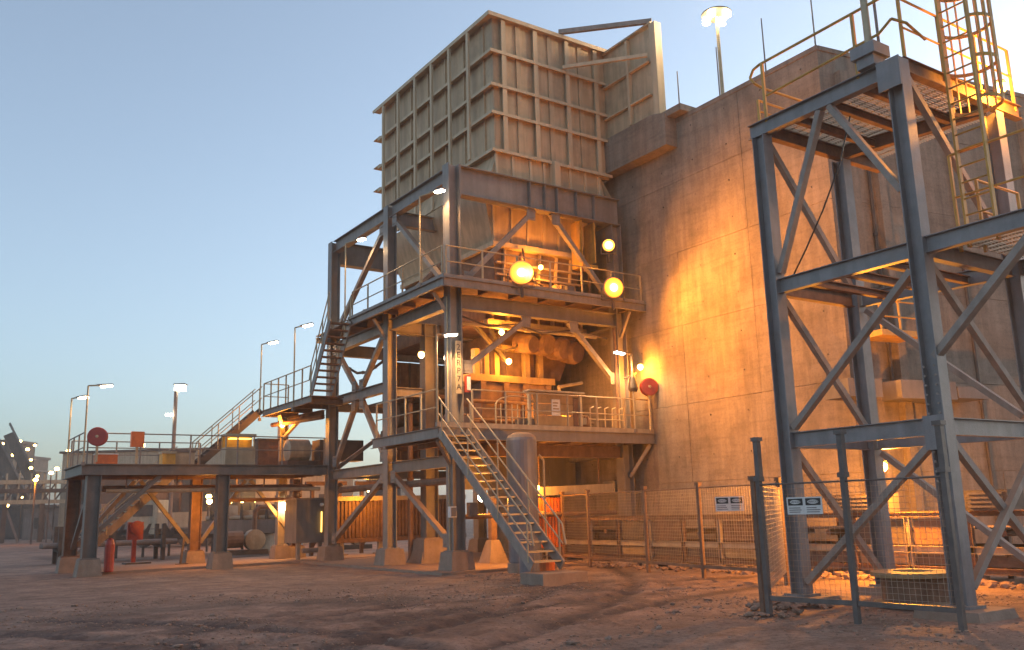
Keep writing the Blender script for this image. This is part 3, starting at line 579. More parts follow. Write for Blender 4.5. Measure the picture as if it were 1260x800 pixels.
stair('steep staircase with open treads from the landing up to the upper deck',(-1.5,5.75,8.2),(-1.5,7.35,5.85),.75,(1,0,0),11,mt='steel',tm='rust')
stair('staircase with dark stringers descending left from the landing behind the walkway',(-1.55,12.5,5.8),(-4.0,12.5,3.55),.8,(0,1,0),11,mt='dark',tm='rust')
stair('lit ground staircase climbing behind the left end of the walkway',(-4.6,12.9,3.4),(-8.0,12.9,.15),.85,(0,1,0),15,mt='brace',tm='hood')

pr=thing('pipe_rack','dark pipe rack stacked with rusty pipes in the yard behind the walkway','rack',(-5.5,19,0))
for x in(-7.6,-5.6,-3.6): part(H().box((x-.08,18.6,0),(x+.08,18.76,1.5)),'upright','dark',pr);part(H().box((x-.08,19.9,0),(x+.08,20.06,1.5)),'upright','dark',pr);part(H().box((x-.07,18.5,.5),(x+.07,20.1,.62)),'arm','dark',pr)
for k in range(5): part(H().tube((-8.2,18.85+k*.24,.74),(-3.0,18.85+k*.24,.74),.11,8),'stacked_pipe','rust' if k%2 else 'plantpale',pr)
for k,(x0,lab) in enumerate(((-1.9,'pump skid with rusty motor in the yard behind the landing pier'),(3.0,'pump skid with rusty motor behind the skirted conveyor'))):
    t=thing('pump_skid',lab,'pump',(x0,17,0));part(H().box((x0,16.6,.1),(x0+2.2,17.5,.3)),'skid','dark',t);part(H().lathe((x0+.7,17.05,.75),[(.15,-.5),(.36,-.45),(.36,.45),(.15,.5)],14,(1,0,0)),'motor_body','rust',t);part(H().lathe((x0+1.7,17.05,.7),[(.2,-.25),(.45,-.2),(.45,.2),(.2,.25)],14,(0,1,0)),'pump_body','hood',t);part(H().path([(x0+1.7,17.05,1.1),(x0+1.7,17.05,1.9),(x0+1.9,17.05,2.1),(x0+3.0,17.05,2.1)],.1,8),'outlet_pipe','rust',t)
yc_=thing('yard_conveyor','low dark idler conveyor crossing the yard behind the walkway piers','conveyor',(-3,23,0))
for y in(22.5,23.5): part(H().bar((-6.2,y,.85),(4,y,.85),.2,.1),'chord','dark',yc_)
for i in range(9):
    x=-5.9+i*1.15;part(H().bar((x,22.5,0),(x,22.5,.8),.1,.1,(1,0,0)),'leg','dark',yc_);part(H().prism([(x-.15,22.45,.95),(x+.15,22.45,.95),(x+.32,22.45,1.5),(x+.2,22.45,1.5),(x,22.45,1.12),(x-.2,22.45,1.5),(x-.32,22.45,1.5)],(0,.08,0)),'idler_frame','dark',yc_);part(H().tube((x,22.5,1.15),(x,23.5,1.15),.07,8),'idler','rust',yc_)
part(H().box((-6.2,22.55,1.24),(4,23.45,1.27)),'belt','plantpale',yc_)
# ------------------------------------------------------------------ landing
ld=thing('stair_landing','small brown steel stair landing between the upper deck and the walkway','platform',(-1,10,5.8))
part(H().box((-1.5,7.3,5.74),(-.3,12.45,5.78)),'deck_plate','rust',ld)
part(H().ch((-1.5,12.45,5.65),(-1.5,7.3,5.65),.24,.08,.012).ch((-1.5,12.45,5.65),(-.3,12.45,5.65),.24,.08,.012),'fascia','brace',ld)
for y in(7.6,9.0,10.5,12.0): part(H().ib((-1.45,y,5.62),(-.2,y,5.62),.2,.12,.01),'joist','rust',ld)
col(-.75,12.2,0.5,5.5,ld,.34,.3,pw=.75);part(H().bar((-.75,12.1,4.9),(-1.35,11.0,5.5),.12,.1,(1,0,0)).bar((-.75,12.1,4.7),(-.4,10.8,5.5),.12,.1,(1,0,0)),'brace','brace',ld)
part(H().ib((-.6,12.2,5.42),(-.25,9.2,5.42),.2,.16,.012),'beam','rust',ld)
part(H().tube((-1.2,12.2,5.2),(-.3,9.2,5.25),.09,8),'pipe','rust',ld)

# ------------------------------------------------------------------ elevated walkway
wk=thing('elevated_walkway','long low steel walkway on piers left of the crusher frame','walkway',(-4.2,10.6,0))
part(H().box((-8.42,9.0,3.43),(-.2,12.4,3.47)),'deck_plate','rust',wk)
part(H().ch((-8.42,8.98,3.28),(-.2,8.98,3.28),.34,.1,.016),'fascia','dsteel',wk)
part(H().ch((-8.42,12.4,3.28),(-8.42,8.97,3.28),.34,.1,.016),'fascia','dsteel',wk)
part(H().ch((-.2,12.4,3.28),(-8.42,12.4,3.28),.34,.1,.016),'fascia','rust',wk)
for y in(9.5,10.3,11.1,11.9): part(H().ib((-8.3,y,3.25),(-.2,y,3.25),.3,.15,.012),'joist','rust',wk)
for x,y,s in((-8.05,9.1,.5),(-3.95,9.1,.45),(-8.15,12.25,.5),(-4.0,12.25,.45),(-.1,12.4,.45)): col(x,y,.45,3.1,wk,s*.85,s*.8,mt='dsteel' if y<10 else 'rust',pw=.8,ph=.5)
for p,q in(((-8.0,12.2,.8),(-6.2,12.2,3.05)),((-4.2,12.2,.8),(-6.0,12.2,3.05)),((-3.8,12.2,.8),(-2.2,12.2,3.05)),((-.2,12.2,.8),(-2.0,12.2,3.05)),((-8.05,9.3,2.9),(-8.1,12.0,.8)),((-7.9,9.15,1.3),(-6.0,9.15,3.1))):
    part(H().bar(p,q,.15,.13,(0,1,0)),'brace','dsteel',wk)
part(H().tube((-7.6,9.4,2.62),(-.3,9.4,2.62),.07,8),'pipe','hood',wk);part(H().tube((-7.6,10.2,2.72),(-.3,10.2,2.72),.1,8),'pipe','rust',wk);part(H().tube((-7.2,10.9,2.68),(-.3,10.9,2.68),.06,8),'pipe','hood',wk)
for x in(-7,-5.4,-2.4,-1): part(H().bar((x,9.4,2.7),(x,9.4,3.1),.04,.04,(1,0,0)),'pipe_hanger','rust',wk)
# things on the walkway
def reel(c,ax,label,r=.3,stand=0):
    t=thing('hose_reel',label,'hose reel',tuple(c))
    part(H().lathe(c,[(r*.9,-.1),(r,-.09),(r,-.06),(r*.6,-.05),(r*.6,.05),(r,.06),(r,.09),(r*.9,.1)],22,ax),'drum','red',t)
    part(H().lathe(P3(*c)+P3(*ax)*.11,[(r*.16,-.02),(r*.16,.02),(r*.05,.03)],12,ax),'hub','rail',t)
    if stand: part(H().bar((c[0],c[1],c[2]-stand),(c[0],c[1]+.0,c[2]-.1),.07,.07,(1,0,0)),'stand','rail',t)
    return t
reel((-8.05,8.85,4.32),(-.35,-.9,0),'round red hose reel at the left front corner of the walkway',.3,.8)
reel((6.75,-.95,5.45),(-.4,-.9,0),'round red hose reel at the right end of the lower deck',.29,1.4)
sg=thing('orange_box','orange box sign standing on the walkway handrail','box',(-6.85,9,3.5));part(H().box((-7.02,8.9,4.02),(-6.62,9.08,4.52)),'box_body','orange',sg);part(H().box((-6.86,8.96,3.48),(-6.78,9.0,4.02)),'post','rail',sg)
sg=thing('red_cabinet','low orange-red cabinet on the walkway under the hose reel','cabinet',(-7.7,9.3,3.5));part(H().box((-8.0,9.2,3.48),(-7.35,9.6,3.78)),'cabinet_body','orange',sg);part(H().box((-8.02,9.18,3.78),(-7.33,9.62,3.82)),'lid','white',sg)
yb=thing('lit_cabinet','yellow lit switch cabinet on the walkway below the descending stairs','cabinet',(-3.2,9.6,3.5))
part(H().box((-3.78,9.5,3.48),(-2.72,10.0,4.1)),'cabinet_body','hood',yb);part(H().box((-3.8,9.46,4.5),(-2.7,10.05,4.58)),'roof','hood',yb);part(H().box((-3.78,9.9,4.1),(-2.72,10.0,4.5)),'back_plate','yellow',yb)
part(H().box((-3.6,9.55,4.40),(-2.85,9.85,4.44)),'lamp_tube','gsoft',yb)
for x in(-3.76,-2.76): part(H().box((x-.02,9.5,4.1),(x+.02,9.56,4.5)),'post','hood',yb)
for i,(x0,x1,y,z1) in enumerate(((-5.5,-5.05,11.2,4.05),(-2.0,-1.2,11.4,4.6),(-5.0,-4.2,11.9,4.15))):
    t=thing('equipment_box',('small orange-lit box on the walkway near the far mast','rusty motor box on the walkway under the landing','wide low pale box at the back of the walkway')[i],'box',(x0,y,3.5))
    part(H().box((x0,y,3.48),(x1,y+.5,z1-.08)),'box_body',('yellow','rust','hood')[i],t);part(H().box((x0-.03,y-.03,z1-.08),(x1+.03,y+.53,z1)),'lid',('hood','dark','plantpale')[i],t)
gb=thing('gear_drum','round rusty gear drum on the walkway beside the frame','machine',(-.4,10.5,3.5))
part(H().lathe((-.75,10.6,4.1),[(.25,-.45),(.42,-.4),(.42,.4),(.25,.45)],18,(1,0,0)),'drum','hood',gb);part(H().box((-1.3,10.1,3.48),(.3,11.1,3.7)),'base','rust',gb);part(H().box((.0,10.2,3.7),(1.8,11.0,4.5)),'motor_body','dark',gb)
# yard gear under walkway
gbx=thing('grey_cabinet','large plain grey cabinet on feet behind the frame left column','cabinet',(-.35,10.2,0))
part(H().box((-.95,10.0,.68),(.2,11.2,2.25)),'cabinet_body','box',gbx);part(H().box((-.98,9.97,2.25),(.23,11.23,2.31)),'lid','steel',gbx)
for x in(-.8,.05): part(H().box((x-.06,10.1,.05),(x+.06,10.25,.68)),'leg','steel',gbx)
pe=thing('bent_pipe','thick grey pipe bending up beside the grey cabinet','pipe',(.1,9.6,0));part(H().path([(-.8,9.75,.42),(.0,9.75,.42),(.17,9.75,.48),(.26,9.75,.65),(.26,9.75,2.3),(.34,9.75,2.55),(.7,9.75,2.8)],.09,8),'pipe','box',pe)
vt=thing('glow_conduit','thin conduit with painted-on yellow lamplight on the right side of the grey cabinet','pipe',(.3,9.8,.9));part(H().tube((-.0,9.93,1.05),(-.0,9.93,1.8),.028,8),'glow_tube','gsoft',vt);part(H().lathe((0,9.93,2.05),[(.05,-.06),(.08,0),(.05,.06)],10),'cap','white',vt)  # plain conduit, its glow stands in for lamplight falling on it
def ext(c,label,s=1):
    t=thing('fire_extinguisher',label,'extinguisher',tuple(c));x,y,z=c
    part(H().lathe(c,[(.11*s,0),(.13*s,.03),(.13*s,.75*s),(.09*s,.88*s),(.04*s,.92*s)],14),'cylinder','red',t);part(H().box((x-.05,y-.02,z+.92*s),(x+.07,y+.02,z+1.0*s)),'valve','dark',t)
ext((-7.35,9.6,.06),'tall red fire extinguisher beside the left walkway pier',1.15)
fs_=thing('fire_point','red fire hydrant box on a post under the walkway','fire point',(-5.6,14.2,0))
part(H().box((-5.95,14.1,.95),(-5.4,14.3,1.6)),'box_body','red',fs_);part(H().box((-5.75,14.2,0.07),(-5.6,14.35,1.05)),'post','red',fs_);part(H().lathe((-5.65,14.05,1.4),[(.25,-.05),(.25,.05)],16,(0,1,0)),'wheel','red',fs_);part(H().box((-6.0,13.9,.07),(-5.1,14.6,.13)),'base','dark',fs_)
sd_=thing('marker_post','dark marker post on the slab by the walkway rear pier','post',(-4.4,12.0,0));part(H().bar((-4.55,11.9,.05),(-4.45,11.9,1.0),.07,.07,(1,0,0)),'post','dark',sd_);part(H().box((-4.7,11.8,.05),(-4.3,12.0,.1)),'foot','dark',sd_)
# blue tank
tk=thing('water_tank','upright blue cylindrical tank with dusty domed top behind the front stairs','tank',(1.15,-1.7,0))
part(H().lathe((1.15,-1.7,0),[(.42,.25),(.43,.28),(.43,3.55),(.41,3.62)],28),'tank_body','blue',tk)
part(H().lathe((1.15,-1.7,3.62),[(.41,0),(.36,.08),(.22,.14),(.04,.16)],28),'dome','pier',tk)
part(H().lathe((1.15,-1.7,0),[(.47,-.1),(.47,.25)],24),'plinth','pier',tk)
part(H().path([(1.75,-1.9,.2),(1.75,-1.9,3.0),(1.6,-1.9,3.15)],.03,8),'vent_pipe','rail',tk)
dr=thing('blue_drum','blue plastic drum lying low behind the front stair stringer','drum',(.6,-2.2,0));part(H().lathe((.3,-3.2,.05),[(.26,0),(.29,.05),(.29,.8),(.26,.86)],20),'drum_body','blue',dr)
bk=thing('orange_bucket','small orange bucket standing under the foot of the front stairs','bucket',(.0,-4.3,0));part(H().lathe((-.05,-4.4,0.0),[(.13,0),(.17,.02),(.2,.42),(.18,.43)],16),'bucket_body','orange',bk);part(H().path([(-.25,-4.4,.4),(-.15,-4.4,.55),(.05,-4.4,.55),(.15,-4.4,.4)],.012),'handle','dark',bk)
# orange-lit skirted conveyor under the frame
cv=thing('skirted_conveyor','belt conveyor with vertical ribbed side sheets under the frame','conveyor',(4,12,0))
cg=H();xx=np.arange(1.5,7.4,.16)
for a in xx: cg.box((a,11.97,.75),(a+.09,12.03,2.2))
cg.box((1.5,12.03,.7),(7.4,12.06,2.25));o=cg.build('corrugated_sheet',M['rust'],cv);o['kind']='stuff'
part(H().box((1.45,11.9,2.2),(7.45,12.2,2.38)),'top_chord','hood',cv);part(H().box((1.45,11.9,.55),(7.45,12.2,.72)),'bottom_chord','rust',cv)
for x in(1.7,3.4,5.2,7.0): part(H().box((x-.08,11.95,.0),(x+.08,12.15,.55)),'leg','hood',cv);part(H().box((x-.25,11.9,.0),(x+.25,12.2,.12)),'foot','pier',cv)
for s,(x,y,w_) in enumerate(((2.5,2.0,.7),(3.9,1.9,.55))):
    t=thing('concrete_stub',('orange-lit tapered concrete stub right of the corner column','small concrete stub behind the blue tank')[s],'concrete block',(x,y,0))
    part(frus((x-.15,y-.15,x+.15,y+.15),(x-w_/2,y-.35,x+w_/2,y+.35),0.05,.75),'block','pier',t);part(H().cbox((x,y,1.4),(.2,.2,1.3)),'post','rust',t)
ob=thing('barrier_panel','orange slatted barrier panel right of the front stairs','barrier',(3.7,.5,.5))
for i in range(9): part(H().box((3.1+i*.12,.45,.5),(3.17+i*.12,.5,2.0)),'slat','orange',ob)
part(H().box((3.05,.5,1.9),(4.2,.56,2.0)).box((3.05,.5,.5),(4.2,.56,.6)),'frame','orange',ob)
for x in(3.1,4.12): part(H().box((x-.03,.56,.0),(x+.03,.62,2.0)),'post','rust',ob)
hd_=thing('duct_hood','cream sheet metal duct running under the lower deck','duct',(4.8,.6,2.1))
part(H().prism([(2.9,.4,2.05),(2.9,.9,2.05),(2.9,.9,2.32),(2.9,.4,2.32)],(3.3,0,.1)),'duct','hood',hd_);part(H().box((6.2,.35,2.1),(6.32,.95,2.5)),'end_flange','rail',hd_)
for x in(3.4,5.8): part(H().tube((x,.65,2.4),(x,.65,3.3),.03),'hanger','rust',hd_)

# ------------------------------------------------------------------ low conveyor along the wall foot
lc=thing('ground_conveyor','long low rusty conveyor frame running along the foot of the concrete wall','conveyor',(5,-6,0))
xa,xb=4.75,6.1
for z,d,mt in((.62,.14,'hood'),(.22,.12,'rust'),(1.33,.1,'rust')): part(H().ib((xa,3,z),(xa,-18.5,z),d,.1,.012),'chord',mt,lc);part(H().ib((xb,3,z),(xb,-18.5,z),d,.1,.012),'chord','rust',lc)
k=0
for y in np.arange(2.6,-18.5,-1.35):
    part(H().ib((xa,y,-.1),(xa,y,1.28),.12,.1,.012,(0,1,0)),'post','rust' if k%2 else 'brace',lc);part(H().ib((xb,y,-.1),(xb,y,1.28),.12,.1,.012,(0,1,0)),'post','rust',lc)
    part(H().cbox((xa,y,.02),(.4,.35,.2)),'foot','pier',lc)
    if k%3!=2: part(H().box((xa+.03,y-.1,.72),(xa+.06,y-1.25,1.24)),'side_panel','dark' if k%2 else 'rust',lc)
    part(H().box((xa+.03,y-.1,.3),(xa+.06,y-1.25,.52)),'skirt_panel','dark' if k%3 else 'wood',lc)
    part(H().tube((xa+.1,y-.6,.95),(xb-.1,y-.6,.95),.07,10),'roller','rust',lc);k+=1
part(H().box((xa+.08,3,1.03),(xb-.08,-18.5,1.06)),'belt','dark',lc)
for i,(y,z,l) in enumerate(((-9.2,1.39,1.3),(-12.3,1.39,.9),(-16.2,1.0,1.4))):
    t=thing('conveyor_motor',('dark motor box on the ground conveyor left of the near fence','dark motor box on the conveyor behind the grey tower','louvred dark box on the conveyor right of the tower')[i],'motor',(xa,y,z));part(H().box((xa-.2,y,z),(xa+.4,y-l,z+.4)),'motor_body','dark',t)
    for q in range(4): part(H().box((xa-.215,y-.1,z+.06+q*.085),(xa-.203,y-l+.1,z+.1+q*.085)),'fin','box',t)
# spilled rocks along conveyor
sp=MB()
for i in range(420):
    y=rng.uniform(-18,1.5);r=.03+.14*rng.random()**3;rock(4.3+rng.normal(0,.35),y,.03,r,sp)
o=sp.build('rubble',M['rock']);o['kind']='stuff';o['label']='spilled rubble along the foot of the ground conveyor'

# ------------------------------------------------------------------ fences
def fence(label,pts,h=2.0,name='mesh_fence',heads=True,mt='brace',arm=0,rail_z=.25,bottom=True):
    p=[P3(*q) for q in pts];t=thing(name,label,'fence',tuple(p[0]))
    for q in p:
        part(H().bar(q+P3(0,0,-.2),q+P3(0,0,h+.06),.075,.075,(1,0,0)),'post',mt,t)
        part(H().cbox(q+P3(0,0,h+.09),(.12,.12,.07)),'post_cap',mt,t)
        if arm: part(H().bar(q+P3(.02,0,h+.12),q+P3(.02,0,h+arm),.085,.085,(1,0,0)),'arm',mt,t);part(H().cbox(q+P3(.02,0,h+arm),(.13,.13,.06)),'post_cap',mt,t)
    for a,b in zip(p,p[1:]):
        d=(b-a);L=np.linalg.norm(d);d/=L;m=MB()
        for s in np.arange(.08,L-.03,.08): m.tube(a+d*s+P3(0,0,rail_z),a+d*s+P3(0,0,h),.003,3)
        for z in np.arange(rail_z+.08,h,.08): m.tube(a+d*.05+P3(0,0,z),b-d*.05+P3(0,0,z),.003,3)
        o=m.build('wire_mesh',M['wire'],t);o['kind']='stuff'
        part(H().tube(a+P3(0,0,h),b+P3(0,0,h),.016),'top_rail',mt,t)
        if bottom: part(H().bar(a+d*.04+P3(0,0,rail_z),b-d*.04+P3(0,0,rail_z),.07,.05),'bottom_rail',mt,t)
    return t
fence('rusty mesh fence on thin posts in front of the ground conveyor',[(4.0,.3,0),(3.5,-1.6,0),(3.05,-4.55,0),(2.5,-7.05,0),(2.3,-9.6,0)],2.05,mt='rust')
fence('single mesh fence bay running from the conveyor fence to the tall near fence post',[(2.2,-9.7,0),(-2.05,-12.75,0)],1.95,mt='rust',bottom=False)
fence('near grey mesh fence with tall posts in front of the grey tower',[(-2.1,-12.9,0),(-1.92,-14.3,0),(-1.8,-15.75,0)],1.93,mt='post',arm=.7)
def sign(label,c,ax,w_,h_,parent=None):
    t=thing('warning_sign',label,'sign',tuple(c));ax=P3(*ax);ax/=np.linalg.norm(ax);nn=np.cross(ax,(0,0,1));c=P3(*c)
    def plate(u0,u1,z0,z1,d0,d1,name,mt,par):
        q=[c+ax*u0+P3(0,0,z0)+nn*d0,c+ax*u1+P3(0,0,z0)+nn*d0,c+ax*u1+P3(0,0,z1)+nn*d0,c+ax*u0+P3(0,0,z1)+nn*d0];return H().prism(q,nn*(d1-d0)).build(name,M[mt],par)
    b=plate(-w_/2,w_/2,-h_/2,h_/2,-.003,.003,'sign_board','white',t)
    for s in(-1,1):
        u0=s*w_/4-w_*.21;u1=s*w_/4+w_*.21;plate(u0,u1,h_*.02,h_*.42,.004,.006,'header',"black",b)
        um=s*w_/4;el=[c+ax*(um+w_*.16*math.cos(a))+P3(0,0,h_*.22+h_*.12*math.sin(a))+nn*.007 for a in np.linspace(0,2*math.pi,17)[:-1]]
        H().prism(el,nn*.001).build('oval',M['white'],b)
        text('DANGER',tuple(c+ax*um+P3(0,0,h_*.22)+nn*.0095),h_*.19,'black',b,tuple(ax),(0,0,1),ext=.0006)
        for k in range(3): plate(u0+.01,u1-w_*rng.uniform(.01,.12),-h_*(.1+k*.12),-h_*(.15+k*.12),.004,.005,'print','box',b)
    return t
sign('small white two-panel danger sign wired to the near fence by the tower',(-2.05,-13.68,1.60),(.12,-1,0),.58,.25)
sign('white two-panel danger sign on the rusty fence left of the near fence post',(2.28,-8.2,1.66),(.62,-.78,0),.62,.32)

# ------------------------------------------------------------------ access tower
tw=thing('access_tower','blue-grey steel access tower with cross braces in the right foreground','tower',(.8,-13.6,0))
TA,TB,TC,TD=(-.45,-12.2),(-.45,-15.0),(1.88,-12.2),(2.35,-15.0)
def tcol(q,z1,pad=True):
    x,y=q;part(H().ib((x,y,.16),(x,y,z1),.26,.25,.02,(0,1,0)),'column','tsteel',tw);part(H().cbox((x,y,.14),(.42,.42,.04)),'base_plate','tsteel',tw)
tcol(TA,8.31);tcol(TB,8.55);tcol(TC,8.3);tcol(TD,8.3)
for (x,y),w_ in((TA,1.0),(TB,1.1),(TC,.9),(TD,.9)):
    t=thing('tower_footing',('rough dirt-covered concrete footing under the left tower column' if (x,y)==TA else 'square concrete footing under the nearest tower column' if (x,y)==TB else 'concrete footing under the rear tower column' if (x,y)==TC else 'concrete footing under the right tower column'),'concrete block',(x,y,0))
    part(frus((x-w_*.42,y-w_*.42,x+w_*.42,y+w_*.42),(x-w_/2,y-w_/2,x+w_/2,y+w_/2),-.2,.118),'block','pier',t)
dd=MB()
for i in range(70): rock(TA[0]-.5+rng.normal(0,.4),TA[1]-.2+rng.normal(0,.3),.03+.04*rng.random(),.03+.09*rng.random()**2,dd)
for i in range(40): rock(-2.1+rng.normal(0,.25),-12.9+rng.normal(0,.2),.02,.02+.06*rng.random()**2,dd)
o=dd.build('rubble_heap',M['rock']);o['kind']='stuff';o['label']='small heap of rubble round the fence post and tower footing'
def tb(p,q,d=.26,w_=.14,name='beam',mt='tsteel'): part(H().ib(p,q,d,w_,.014),name,mt,tw)
for z in(5.42,2.7):
    tb((TA[0],TA[1]-.13,z),(TB[0],TB[1]+.13,z));tb((TB[0]+.13,TB[1],z-.003),(TD[0]-.13,TD[1],z-.003));tb((TC[0],TC[1]-.14,z),(TC[0]+.3,TD[1]+.14,z));tb((TA[0]+.13,TA[1],z-.003),(TC[0]-.13,TC[1],z-.003),mt='rust' if z>3 else 'tsteel')
tb((TA[0],TA[1]+.25,8.45),(TB[0],TB[1]+.13,8.45),.28,.16);tb((TB[0]+.13,TB[1],8.52),(3.3,TB[1],8.52),.26,.14,mt='rust');tb((TA[0]+.1,TA[1],8.447),(3.2,TA[1],8.447),.26,.14,mt='rust');tb((TC[0],TC[1]-.1,8.44),(TD[0],TD[1]+.1,8.44),.26,.14,mt='rust')
tb((TB[0],TB[1]-.13,5.44),(TB[0],-18.2,5.44),.26,.14);tb((TD[0],TD[1]-.13,5.44),(TD[0],-18.2,5.44),.26,.14)
for y in(-12.9,-13.6,-14.3): tb((TA[0]+.1,y,8.42),(2.2,y,8.42),.16,.1,mt='rust',name='joist');tb((TA[0]+.1,y,5.38),(2.2,y,5.38),.14,.1,mt='rust',name='joist')
def grating(x0,x1,y0,y1,z,name,nx=.14):
    m=MB()
    for y in np.arange(y0,y1,.055): m.box((x0,y,z),(x1,y+.012,z+.03))
    for x in np.arange(x0,x1,.22): m.box((x,y0,z+.004),(x+.012,y1,z+.026))
    o=m.build(name,M['rail'],tw);o['kind']='stuff'
grating(-.3,3.2,-14.9,-12.1,8.6,'grating');grating(-.3,2.3,-18.0,-15.1,5.6,'grating')
def tbr(p,q,w_=.13):
    part(H().bar(p,q,w_,.1,(1,0,0)),'brace','brace',tw)
ym=(TA[1]+TB[1])/2
tbr((-.45,ym+.1,8.3),(-.45,TA[1]-.16,5.65));tbr((-.45,ym-.1,8.3),(-.45,TB[1]+.16,6.4))
tbr((-.47,TA[1]-.16,2.9),(-.47,TB[1]+.16,5.1));tbr((-.47,TA[1]-.16,.35),(-.47,TB[1]+.16,2.45))
# rear and side face braces
for p,q in(((TA[0]+.15,-12.21,8.2),(TC[0]-.15,-12.21,5.7)),((TA[0]+.15,-12.24,5.2),(TC[0]-.15,-12.24,2.95)),((TA[0]+.15,-12.21,2.5),(TC[0]-.15,-12.21,.4)),((TB[0]+.16,-15.01,5.2),(TD[0]-.16,-15.01,2.95)),((TB[0]+.16,-15.01,2.5),(TD[0]-.16,-15.01,.4)),((TD[0]-.16,-15.06,2.5),(TB[0]+.16,-15.06,.4)),((TC[0],-12.4,5.2),(TD[0],-14.8,2.95)),((TC[0],-12.4,2.5),(TD[0],-14.8,.4)),((TB[0]+.16,-15.01,8.35),(TD[0]-.16,-15.01,5.7))): tbr(p,q,.11)
tbr((-.46,-15.05,3.72),(-.46,-16.75,5.28),.16);tbr((TD[0],-15.05,3.72),(TD[0],-16.75,5.28),.16)
part(H().cbox((-.63,-15.0,2.6),(.03,.34,.5)),'gusset','tsteel',tw);part(H().cbox((-.63,-14.95,8.3),(.03,.4,.5)),'gusset','tsteel',tw)
# column bolts give the splice its texture
bo=MB()
for z in np.arange(1.9,3.6,.14):
    for y in(-15.08,-14.92): bo.tube((-.58,y,z),(-.60,y,z),.018,6)
o=bo.build('bolt',M['brace'],tw);o['kind']='stuff'
lr=thing('tower_handrail','yellow looped handrail along the left edge of the tower top platform','railing',(-.45,-12.3,8.34))
part(H().path([(-.45,-15.0,9.75),(-.45,-12.3,9.72),(-.45,-12.14,9.68),(-.45,-12.05,9.55),(-.45,-12.14,9.4),(-.30,-12.2,9.32),(.9,-12.25,9.3)],.026,8),'top_rail','yellow',lr);part(H().path([(-.45,-12.4,9.05),(-.45,-14.75,9.15),(-.45,-15.0,9.3),(-.2,-15.1,9.25),(.3,-15.1,9.1)],.024,8),'mid_rail','yellow',lr)
for y in(-12.35,-14.3): part(H().bar((-.45,y,8.55),(-.45,y,9.72),.05,.05,(1,0,0)),'post','yellow',lr)
railing('yellow handrail along the front of the tower top platform',[(-.2,-15.0,8.66),(3.2,-15.0,8.66)],1.1,1.15,'yellow','tower_handrail')
railing('yellow handrail across the far end of the tower top platform',[(-.4,-12.15,8.62),(1.2,-12.15,8.62)],.45,.8,'yellow','tower_handrail')
railing('yellow handrail on the mid platform of the tower left side',[(.55,-15.1,5.6),(.55,-18.0,5.6)],1.5,1.2,'yellow','tower_handrail')
railing('yellow handrail on the mid platform beside the ladder foot',[(1.0,-15.25,5.62),(2.3,-15.25,5.62)],1.1,1.25,'yellow','tower_handrail')
# caged ladder
la=thing('caged_ladder','orange-yellow ladder with hooped safety cage rising past the tower top','ladder',(.6,-15.3,5.6))
yl=(-15.28,-15.74);xl=.48
for y in yl: part(H().bar((xl,y,5.5),(xl,y,11.4),.09,.035,(1,0,0)),'stringer','yellow',la)
for z in np.arange(5.75,11.3,.27): part(H().tube((xl,yl[0],z),(xl,yl[1],z),.016),'rung','yellow',la)
yc=(yl[0]+yl[1])/2
def hoop(z,r=.40): return [(xl+.0+ (r+.33)/2*(1-math.cos(a))*1.0,yc+r*math.sin(a)*1.0 if 0<a<math.pi*2 else yc,z) for a in np.linspace(.55,2*math.pi-.55,15)]
for z in(7.9,8.6,9.3,10.0,10.7,11.35):
    q=hoop(z)
    for a,b in zip(q,q[1:]): pass
    m=MB()
    for a,b in zip(q,q[1:]): m.bar(a,b,.06,.014,(0,0,1))
    part(m,'cage_hoop','yellow',la)
for i in range(1,14): 
    a,b=hoop(7.9)[i],hoop(11.4)[i];part(H().bar(a,b,.04,.016,(1,0,0)),'cage_bar','yellow',la)
# lamp post with clamp at the near tower corner
dp=thing('tower_post','grey round post in a heavy clamp bracket on the near tower corner','post',(-.45,-14.55,8.4))
part(H().box((-.62,-14.72,8.6),(-.3,-14.4,8.78)).box((-.68,-14.78,8.78),(-.24,-14.34,8.98)),'clamp','tsteel',dp);part(H().tube((-.46,-14.56,8.8),(-.46,-14.56,11.6),.06,12),'pole','rail',dp);part(H().tube((-.36,-14.68,8.8),(-.36,-14.68,11.6),.025,8),'conduit','steel',dp)
# mid platform balcony and wall box behind the tower
bl=thing('wall_ledge','grey steel box ledge fixed to the wall behind the tower','ledge',(8.5,-9,4.2))
for (s0,s1,z0,z1) in((-1.0,.1,4.15,4.6),(.75,2.7,4.15,4.62),(2.75,3.9,4.2,4.5)):
    part(H().prism([W2(s0,.05,z0),W2(s1,.05,z0),W2(s1,.9,z0),W2(s0,.9,z0)],(0,0,z1-z0)),'ledge_box','box',bl)
bc=thing('wall_balcony','small rusty balcony platform on the wall behind the tower','balcony',(7.6,-9,5.7))
part(H().prism([W2(.1,.3,5.7),W2(1.5,.3,5.7),W2(1.5,1.1,5.7),W2(.1,1.1,5.7)],(0,0,.15)),'floor_plate','yellow',bc)
for s in(.15,.8,1.45): part(H().bar(W2(s,1.05,5.85),W2(s,1.05,6.6),.05,.05,(1,0,0)),'post','yellow',bc)
for z in(6.2,6.6): part(H().tube(W2(.15,1.05,z),W2(1.45,1.05,z),.025),'rail','yellow',bc)
# cable drum in the fence corner
rd=thing('cable_drum','round mesh-sided cable drum lying inside the near fence','drum',(.5,-14,0))
part(H().lathe((.35,-13.75,.0),[(.62,.02),(.62,.08),(.56,.09)],24),'bottom_flange','wood',rd);part(H().lathe((.35,-13.75,.0),[(.5,.09),(.5,.45)],24),'core','rust',rd);part(H().lathe((.35,-13.75,.45),[(.55,0),(.64,.01),(.64,.08),(.3,.09),(.28,.04)],24),'top_flange','wood',rd)

